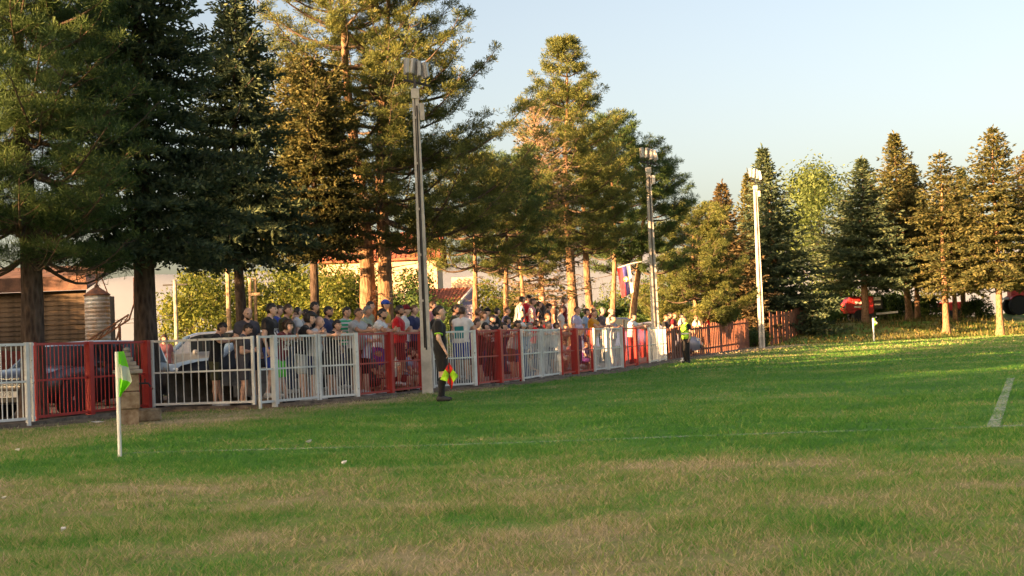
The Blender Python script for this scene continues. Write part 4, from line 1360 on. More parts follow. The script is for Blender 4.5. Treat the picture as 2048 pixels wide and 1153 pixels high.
def sphere_dirs(nu, nv):
    th = np.linspace(0.001, np.pi - 0.001, nv); ph = np.linspace(0, 2 * np.pi, nu, endpoint=False)
    T, Pp = np.meshgrid(th, ph, indexing='ij')
    D = np.stack([np.sin(T) * np.cos(Pp), np.sin(T) * np.sin(Pp), np.cos(T)], -1)
    i = np.arange(nv - 1)[:, None] * nu; j = np.arange(nu)[None, :]
    F = np.stack([i + j, i + nu + j, i + nu + (j + 1) % nu, i + (j + 1) % nu], -1).reshape(-1, 4)
    return D.reshape(-1, 3), F
def gauss(D, c, w):
    c = np.array(c, float); c /= np.linalg.norm(c)
    return np.exp(-((D - c) ** 2).sum(-1) / (w * w))
def head_shape(D, extra=0.0, broad=1.0):
    """skull, jaw, nose, brows, eye hollows, ears as one radial surface; x is forward"""
    r = np.array([0.099, 0.077 * broad, 0.120]) + extra
    P = D * r
    low = np.clip(-D[:, 2], 0, 1)
    P[:, 1] *= 1 - 0.30 * low ** 1.3
    P[:, 0] += np.where(D[:, 0] < 0, 0.045 * low, 0.012 * low)            # nape in, chin forward
    P[:, 0] += 0.026 * gauss(D, (1, 0, -0.10), 0.16) + 0.012 * gauss(D, (1, 0, 0.08), 0.14)
    for s in (-1, 1):
        P[:, 0] -= 0.010 * gauss(D, (1, s * .42, 0.10), 0.18)
        P[:, 0] += 0.006 * gauss(D, (1, s * .40, 0.30), 0.2)
        g = gauss(D, (-0.08, s, -0.02), 0.19)
        P[:, 1] += s * 0.022 * g; P[:, 0] -= 0.012 * g
    P[:, 0] -= 0.005 * gauss(D, (1, 0, -0.42), 0.12)
    P[:, 0] += 0.008 * gauss(D, (1, 0, -0.62), 0.2)
    return P
HD1, HF1 = sphere_dirs(30, 22)
HD2, HF2 = sphere_dirs(18, 13)
def rotm(yaw, pitch):
    return np.array(Matrix.Rotation(yaw, 3, 'Z') @ Matrix.Rotation(pitch, 3, 'Y'))
def hand_geo(w, d, side, curl=0.5, s=1.0):
    """palm and five fingers of unequal length; w wrist, d direction, side = unit vector across the palm (towards the thumb)"""
    d = d / np.linalg.norm(d); side = side - d * (side @ d); side /= np.linalg.norm(side); nrm = np.cross(d, side)
    m = MB()
    V = []
    for t, ww, hh in ((-.01, .026, .020), (.03, .036, .017), (.085, .042, .012)):
        c = w + d * t * s
        for a, b in ((-1, -1), (1, -1), (1, 1), (-1, 1)): V.append(c + (side * a * ww + nrm * b * hh) * s)
    F = [(0, 1, 5, 4), (1, 2, 6, 5), (2, 3, 7, 6), (3, 0, 4, 7), (4, 5, 9, 8), (5, 6, 10, 9), (6, 7, 11, 10), (7, 4, 8, 11), (8, 9, 10, 11), (3, 2, 1, 0)]
    m.add([Vector(v) for v in V], F)
    for k, L in enumerate((.070, .080, .074, .058)):
        b = w + (d * .082 + side * (.030 - .020 * k)) * s
        j1 = b + (d * math.cos(curl * .6) - nrm * math.sin(curl * .6)) * L * .5 * s
        j2 = j1 + (d * math.cos(curl * 1.9) - nrm * math.sin(curl * 1.9)) * L * .5 * s
        m.tube([Vector(b), Vector(j1), Vector(j2)], [.0095 * s, .0088 * s, .007 * s], 5)
    b = w + (d * .02 + side * .030) * s
    j1 = b + (d * .6 + side * .75 - nrm * .2) * .042 * s
    j2 = j1 + (d * .95 + side * .15 - nrm * .35) * .034 * s
    m.tube([Vector(b), Vector(j1), Vector(j2)], [.0115 * s, .0105 * s, .008 * s], 5)
    return m

def skin_mat(name, col): return pm(name, col, 0.55, scale=14, amt=0.12, bmp=0.08, col2=tuple(c * .8 for c in col))
SKIN = {'p': skin_mat('skin_fair', (0.74, 0.46, 0.35)), 't': skin_mat('skin_tanned', (0.68, 0.39, 0.28)), 'd': skin_mat('skin_darker', (0.54, 0.285, 0.19))}
COLS = {'black': (.020, .020, .023), 'navy': (.035, .045, .125), 'charcoal': (.085, .082, .10), 'white': (.80, .81, .83), 'grey': (.44, .44, .45), 'lightgrey': (.60, .60, .60),
        'red': (.62, .02, .028), 'maroon': (.16, .014, .022), 'blue': (.025, .075, .42), 'lightblue': (.30, .42, .62), 'lavender': (.42, .44, .66), 'yellow': (.66, .50, .08), 'orange': (.75, .32, .03),
        'green': (.03, .42, .20), 'sage': (.33, .40, .30), 'olive': (.075, .075, .04), 'purple': (.16, .05, .30), 'neon': (.10, .80, .06), 'denim': (.09, .13, .24), 'cream': (.66, .56, .40), 'brown': (.12, .065, .04),
        'pink': (.55, .22, .24), 'beige': (.45, .36, .26), 'hivis': (.42, .80, .06), 'teal': (.02, .25, .28)}
def cloth(col, pattern=None):
    nm = 'cloth_' + col + ('_' + pattern if pattern else '')
    if nm in MATS: return MATS[nm]
    m, nt, out = new_mat(nm)
    tc = nt.nodes.new('ShaderNodeTexCoord').outputs['Object']
    f = noise(nt, tc, 7.0, 4, 0.6)
    w = nt.nodes.new('ShaderNodeTexWave'); w.inputs['Scale'].default_value = 3.2; w.inputs['Distortion'].default_value = 7.0
    nt.links.new(tc, w.inputs['Vector'])
    c0 = COLS[col]
    c = ramp(nt, f, [(0.3, tuple(x * .78 for x in c0)), (0.7, tuple(min(.85, x * 1.1) for x in c0))])
    sep = nt.nodes.new('ShaderNodeSeparateXYZ'); nt.links.new(tc, sep.inputs[0])
    X, Yc_, Z = sep.outputs
    if pattern and pattern.startswith('hstripe'):
        k = mathn(nt, 'GREATER_THAN', mathn(nt, 'SINE', mathn(nt, 'MULTIPLY', Z, 75.0)), 0.1)
        c = mixc(nt, k, c, COLS[pattern[7:] or 'white'])
    if pattern and pattern.startswith('vstripe'):
        k = mathn(nt, 'GREATER_THAN', mathn(nt, 'SINE', mathn(nt, 'MULTIPLY', Yc_, 95.0)), 0.2)
        c = mixc(nt, k, c, COLS[pattern[7:] or 'white'])
    if pattern and pattern.startswith('print'):       # print on the chest
        k = mathn(nt, 'MULTIPLY', mathn(nt, 'LESS_THAN', mathn(nt, 'ABSOLUTE', Yc_), 0.11), mathn(nt, 'GREATER_THAN', X, 0.03))
        k = mathn(nt, 'MULTIPLY', k, mathn(nt, 'MULTIPLY', mathn(nt, 'GREATER_THAN', Z, 1.10), mathn(nt, 'LESS_THAN', Z, 1.40)))
        k = mathn(nt, 'MULTIPLY', k, mathn(nt, 'GREATER_THAN', noise(nt, tc, 22.0, 2), 0.46))
        c = mixc(nt, k, c, COLS[pattern[5:] or 'lightgrey'])
    if pattern and pattern.startswith('back'):        # print on the back
        k = mathn(nt, 'MULTIPLY', mathn(nt, 'LESS_THAN', mathn(nt, 'ABSOLUTE', Yc_), 0.13), mathn(nt, 'LESS_THAN', X, -0.03))
        k = mathn(nt, 'MULTIPLY', k, mathn(nt, 'MULTIPLY', mathn(nt, 'GREATER_THAN', Z, 1.12), mathn(nt, 'LESS_THAN', Z, 1.42)))
        c = mixc(nt, k, c, COLS[pattern[4:] or 'teal'])
    if pattern and pattern.startswith('low'):         # two colour blocks, the lower one named
        c = mixc(nt, mathn(nt, 'LESS_THAN', Z, float(pattern.split('_')[1]) / 100), c, COLS[pattern[3:].split('_')[0]])
    b = N(nt, 'ShaderNodeBsdfPrincipled', Roughness=0.9)
    b.inputs['Specular IOR Level'].default_value = 0.2
    b.inputs['Sheen Weight'].default_value = 0.15
    nt.links.new(c, b.inputs['Base Color'])
    nt.links.new(bump(nt, mathn(nt, 'ADD', w.outputs[1], f), 0.45, 0.02), b.inputs['Normal'])
    nt.links.new(b.outputs[0], out.inputs[0])
    MATS[nm] = m
    return m
HAIR = {'k': pm('hair_black', (.028, .021, .018), .5, scale=30, amt=.4), 'n': pm('hair_brown', (.075, .042, .025), .5, scale=30, amt=.4), 'g': pm('hair_grey', (.22, .21, .20), .6, scale=30, amt=.3),
        'l': pm('hair_light', (.16, .085, .04), .5, scale=30, amt=.3)}
M_EYE = pm('eye_dark', (.012, .009, .008), .25, scale=4, bmp=0)
M_SHOEW = pm('shoe_white', (.62, .62, .62), .6, scale=9, amt=.2)
M_SHOEK = pm('shoe_dark', (.03, .03, .033), .6, scale=9, amt=.2)
v3 = lambda *a: np.array(a, np.float32)

def person(name, label, loc, yaw, s, pose='stand', skin='t', shirt=('black', None), bottom=('shorts', 'navy'), hair='sk', shoes='w', res=0.027,
           head_yaw=0.0, nod=0.0, rail=None, belly=0.0, lean=None, arms=None, cat='person', group='spectators behind the fence', seat=0.45, sleeve=0.55, sock=None, wide=1.0):
    """one figure: a continuous body mesh with clothes, hair, eyes as its children; x forward, scale s on a 1.78 m frame"""
    rot, zsh = 0.0, 0.0
    th = {'stand': .02, 'cross': -.02, 'lean': .26, 'leanlow': .55, 'phone': .10, 'sit': .28, 'mouth': .03, 'arm': .22}.get(pose, 0.03) if lean is None else lean
    sit = pose == 'sit'
    hipz = seat + .09 if sit else .95
    c, sn = math.cos(th), math.sin(th)
    hx = 0.0 if not pose.startswith('lean') and pose != 'arm' else -.10 * min(1, th / .3)
    def up(x, y, z):
        """upper body coordinates, tilted forward about the hips"""
        dz = z - .95
        return v3(hx + x * c + dz * sn, y, hipz + dz * c - x * sn)
    W = wide
    hip = {q: v3(hx, q * .092 * W, hipz - .01) for q in (-1, 1)}
    if sit:
        knee = {q: v3(hx + .42, q * .13, hipz + .01) for q in (-1, 1)}
        ank = {q: v3(hx + .38 + .06 * q, q * .13, max(.08, hipz - .43)) for q in (-1, 1)}
    else:
        kx = .03 if not hx else -.03
        knee = {1: v3(hx * .5 + kx, .105 * W, .50), -1: v3(hx * .5 + kx + .02, -.105 * W, .50)}
        ank = {1: v3(.015, .12 * W, .085), -1: v3(-.035, -.12 * W, .085)}
    sh = {q: up(-.012, q * .182 * W, 1.435) for q in (-1, 1)}
    zr = 1.25 if rail is None else rail
    el, wr = {}, {}
    for q in (-1, 1):
        if arms is not None and q in arms: el[q], wr[q] = v3(*arms[q][0]), v3(*arms[q][1])
        elif pose == 'cross': el[q] = up(.05, q * .25, 1.16); wr[q] = up(.20, -q * .07, 1.19 + .03 * q)
        elif pose in ('lean', 'leanlow'):
            el[q] = v3(sh[q][0] + .16, q * .25, max(zr + .035, sh[q][2] - .27)); wr[q] = v3(sh[q][0] + .33, -q * .05 - .02, zr + .045 + .02 * q)
        elif pose == 'arm':
            el[q] = v3(sh[q][0] + .22, q * .24, max(zr + .04, sh[q][2] - .2)); wr[q] = v3(sh[q][0] + .46, q * .20, zr + .05)
        elif pose == 'phone': el[q] = up(.02, q * .23, 1.15); wr[q] = up(.24, q * .05, 1.20)
        elif pose == 'mouth' and q == -1: el[q] = up(.14, q * .20, 1.20); wr[q] = up(.16, q * .05, 1.50)
        elif sit: el[q] = v3(hx + .22, q * .20, hipz + .22); wr[q] = v3(hx + .40, q * .05, hipz + .14)
        else: el[q] = up(-.03, q * .255, 1.15); wr[q] = up(.05, q * .25, .90)
    neck0, neck1 = up(-.02, 0, 1.44), up(.012, 0, 1.575)
    # head
    M = rotm(head_yaw, nod + th * .35)
    hc = neck1 + M @ v3(.018, 0, .085)
    lift = up(0, 0, .95)
    tors = [(up(0, -.085 * W, 1.35), up(0, .085 * W, 1.35), .118, .118), (up(.005, -.06 * W, 1.12), up(.005, .06 * W, 1.12), .108, .108),
            (up(0, -.085 * W, .97), up(0, .085 * W, .97), .112, .112), (up(0, -.085 * W, 1.36), up(0, -.07 * W, 1.0), .105, .10), (up(0, .085 * W, 1.36), up(0, .07 * W, 1.0), .105, .10)]
    if belly: tors.append((up(.03 + .05 * belly, 0, 1.13), up(.03 + .04 * belly, 0, 1.06), .115 + .03 * belly, .11 + .03 * belly))
    trap = [(up(-.015, -.05, 1.47), sh[-1], .062, .058), (up(-.015, .05, 1.47), sh[1], .062, .058)]
    body = tors + trap + [(neck0, neck1, .064, .056)]
    for q in (-1, 1):
        body += [(sh[q], el[q], .053, .042), (el[q], wr[q], .043, .027), (hip[q], knee[q], .086, .056), (knee[q], ank[q], .056, .040)]
        cf = knee[q] * .62 + ank[q] * .38 + v3(-.022, 0, 0)
        body += [(knee[q] * .8 + ank[q] * .2, cf, .045, .052), (ank[q] + v3(0, 0, -.03), ank[q] + v3(.08, 0, -.05), .034, .026)]
    V, F = nets(body, res * 1.2)
    HD, HF = (HD1, HF1) if res < .032 else (HD2, HF2)
    HV = head_shape(HD) @ M.T + hc
    VV = [V, HV]; FF = [F, HF + len(V)]
    tris = []
    o = len(V) + len(HV)
    hm = MB()
    for q in (-1, 1):
        d = wr[q] - el[q]
        sd = v3(0, -q, .4) if pose in ('stand', 'mouth') else v3(.3, -q * .2, 1.0)
        h = hand_geo(np.array(wr[q], float), np.array(d, float), np.array(sd, float), 0.75 if pose != 'phone' else 1.0)
        hm.add([Vector(p) for p in h.v], h.f)
    verts = np.concatenate(VV + [np.array([tuple(p) for p in hm.v])]) * s
    root = thing(name, label, cat, loc, yaw, group)
    me = bpy.data.meshes.new('body')
    faces = np.concatenate(FF).tolist() + [tuple(i + o for i in f) for f in hm.f]
    me.from_pydata(verts.tolist(), [], faces)
    me.polygons.foreach_set('use_smooth', np.ones(len(me.polygons), bool))
    link('body', me, SKIN[skin], root)
    def garment(nm, prims, mat, k=.03, r=None):
        V, F = nets(prims, r or res, k)
        return link(nm, np_mesh(nm, V * s, F, True), mat, root)
    # shirt
    g = .013
    spine = up(0, 0, 1.0) - up(0, 0, 2.0)
    hem = up(0, 0, .90 if not sit else .97)
    top = up(0, 0, 1.497)
    P = [(a, b, ra + g, rb + g, hem, spine) for a, b, ra, rb in tors] + [(a, b, ra + g * .8, rb + g * .8) for a, b, ra, rb in trap]
    for q in (-1, 1):
        t = sleeve
        if t <= 1:
            e = sh[q] + (el[q] - sh[q]) * t
            dd = (el[q] - sh[q]) / np.linalg.norm(el[q] - sh[q])
            P.append((sh[q], e + dd * .02, .053 + g * 1.1, .056 + g * 1.5, e, dd))
        else:
            e = el[q] + (wr[q] - el[q]) * .93
            dd = (wr[q] - el[q]) / np.linalg.norm(wr[q] - el[q])
            P += [(sh[q], el[q], .053 + g * 1.1, .045 + g * 1.2), (el[q], e, .045 + g * 1.2, .034 + g, e, dd)]
    if sleeve > 0: garment('shirt', P, cloth(*shirt))
    # shorts or trousers
    kind, bcol = bottom[0], bottom[1]
    P = [(up(0, -.085 * W, .97), up(0, .085 * W, .97), .12, .12), (hip[-1] + v3(0, 0, -.02), hip[1] + v3(0, 0, -.02), .112, .112)]
    P = [(a, b, ra, rb, up(0, 0, 1.03), -spine) for a, b, ra, rb in P]
    for q in (-1, 1):
        if kind == 'shorts':
            e = hip[q] + (knee[q] - hip[q]) * .86
            dd = (knee[q] - hip[q]) / np.linalg.norm(knee[q] - hip[q])
            P.append((hip[q], e + dd * .03, .105, .098, e, dd))
        else:
            P += [(hip[q], knee[q], .102, .078), (knee[q], ank[q] + v3(0, 0, .01), .078, .062)]
    garment('shorts' if kind == 'shorts' else 'trousers', P, cloth(bcol, bottom[2] if len(bottom) > 2 else None), .025, res * 1.2)
    for q in (-1, 1):
        a = ank[q]
        garment('shoe', [(a + v3(-.035, 0, -.04), a + v3(.15, q * .012, -.050), .048, .037), (a + v3(-.01, 0, -.005), a + v3(.05, 0, -.035), .045, .04)], M_SHOEW if shoes == 'w' else M_SHOEK, .03, min(res, .027))
        if sock: garment('sock', [(knee[q] * .8 + ank[q] * .2, ank[q], .062, .046), (knee[q] * .75 + ank[q] * .25 + v3(-.02, 0, 0), knee[q] * .5 + ank[q] * .5 + v3(-.022, 0, 0), .052, .056)], cloth(sock), .03)
    # hair, cap, beard
    st, hcol = hair[0], hair[1] if len(hair) > 1 else 'k'
    D = HD
    front, side_, z = D[:, 0], np.abs(D[:, 1]), D[:, 2]
    hl = np.where(front > .25, .52 - .1 * side_, np.where(front > -.15, -.02 + .9 * (front + .15), -.50))
    def shell(nm, mask, off, mat, lump=.004):
        P = head_shape(D)
        nrm = unit(P * np.array([1 / .0098, 1 / .0059, 1 / .0144]))
        off_ = np.where(mask, off, -.012)
        rg = np.random.default_rng(abs(hash(nm)) % 1000)
        P = P + nrm * (off_ + lump * np.sin(D[:, 0] * 17 + D[:, 1] * 23) * mask)[:, None]
        keep = mask[HF].any(1)
        f = HF[keep]
        u_, inv = np.unique(f, return_inverse=True)
        return link(nm, np_mesh(nm, (P[u_] @ M.T + hc) * s, inv.reshape(-1, 4), True), mat, root)
    if st in 's': shell('hair', z > hl, .011, HAIR[hcol], .004)
    elif st == 'z': shell('hair', z > hl + .04, .006, HAIR[hcol], .001)
    elif st == 'f': shell('hair', z > np.where(front > .2, .42, -.5), .034, HAIR[hcol], .009)
    elif st == 'r': shell('hair', (z > hl) & (front < .25), .010, HAIR[hcol], .002)
    elif st == 'l':
        shell('hair', z > np.where(front > .3, .45, -.75), .024, HAIR[hcol], .005)
        garment('long_hair', [(hc + M @ v3(-.07, -.04, -.02), hc + M @ v3(-.085, -.05, -.24), .055, .04), (hc + M @ v3(-.07, .04, -.02), hc + M @ v3(-.085, .05, -.24), .055, .04)], HAIR[hcol], .04)
    elif st == 'c':
        cap = shell('cap', z > .22, .020, cloth(hair[2:] or 'black'), .001)
        pk = MB()
        Pn = [hc + M @ v3(.085 + .075 * math.cos(a), .085 * math.sin(a), .045 - .012 * math.cos(a)) for a in np.linspace(-1.35, 1.35, 9)]
        vv = [Vector(p * s) for p in Pn] + [Vector((p + M @ v3(-.004, 0, .010)) * s) for p in Pn]
        n_ = len(Pn)
        fs_ = [tuple(range(n_)), tuple(reversed(range(n_, 2 * n_)))] + [(i, (i + 1) % n_, n_ + (i + 1) % n_, n_ + i) for i in range(n_)]
        pk.add(vv, fs_).build('peak', cloth(hair[2:] or 'black'), cap)
        shell('hair', (z > hl) & (z < .3) & (front < .3), .010, HAIR[hcol], .001)
    if 'B' in hair[1:3] or st == 'B':
        shell('beard', (z < -.46 - .25 * (side_ < .2) * (z > -.56)) & (front > .05) & (z > -.97), .005, HAIR['n'], .001)
    if res < .04:
        for q in (-1, 1):
            pe = hc + M @ v3(.083, q * .031, .010)
            e_ = MB().lathe([(.002, -.006), (.012, -.003), (.012, .003), (.002, .006)], 7, 'x')
            e_.v = [tuple((Vector((p[0], p[1], p[2] * .6)))) for p in e_.v]
            V_ = np.array(e_.v) @ M.T + pe
            b_ = MB(); b_.v = [tuple(p) for p in V_ * s]; b_.f = e_.f
            b_.build('eye', M_EYE, root)
            b2 = MB().box((0, 0, 0), (.012, .034, .008))
            V_ = np.array([tuple(p) for p in b2.v]) @ M.T + hc + M @ v3(.088, q * .032, .033)
            b3 = MB(); b3.v = [tuple(p) for p in V_ * s]; b3.f = b2.f
            b3.build('eyebrow', HAIR[hcol] if hcol in HAIR else HAIR['k'], root)
    return root
def head_top(pose, lean=None, seat=.45, nod=0.0):
    """height of the crown of the head on the 1.78 m frame"""
    th = {'stand': .02, 'cross': -.02, 'lean': .26, 'leanlow': .55, 'phone': .10, 'sit': .28, 'mouth': .03, 'arm': .22}.get(pose, .03) if lean is None else lean
    hipz = seat + .09 if pose == 'sit' else .95
    z = hipz + (1.575 - .95) * math.cos(th) - .012 * math.sin(th)
    a = nod + th * .35
    return z + .085 * math.cos(a) - .018 * math.sin(a) + .125

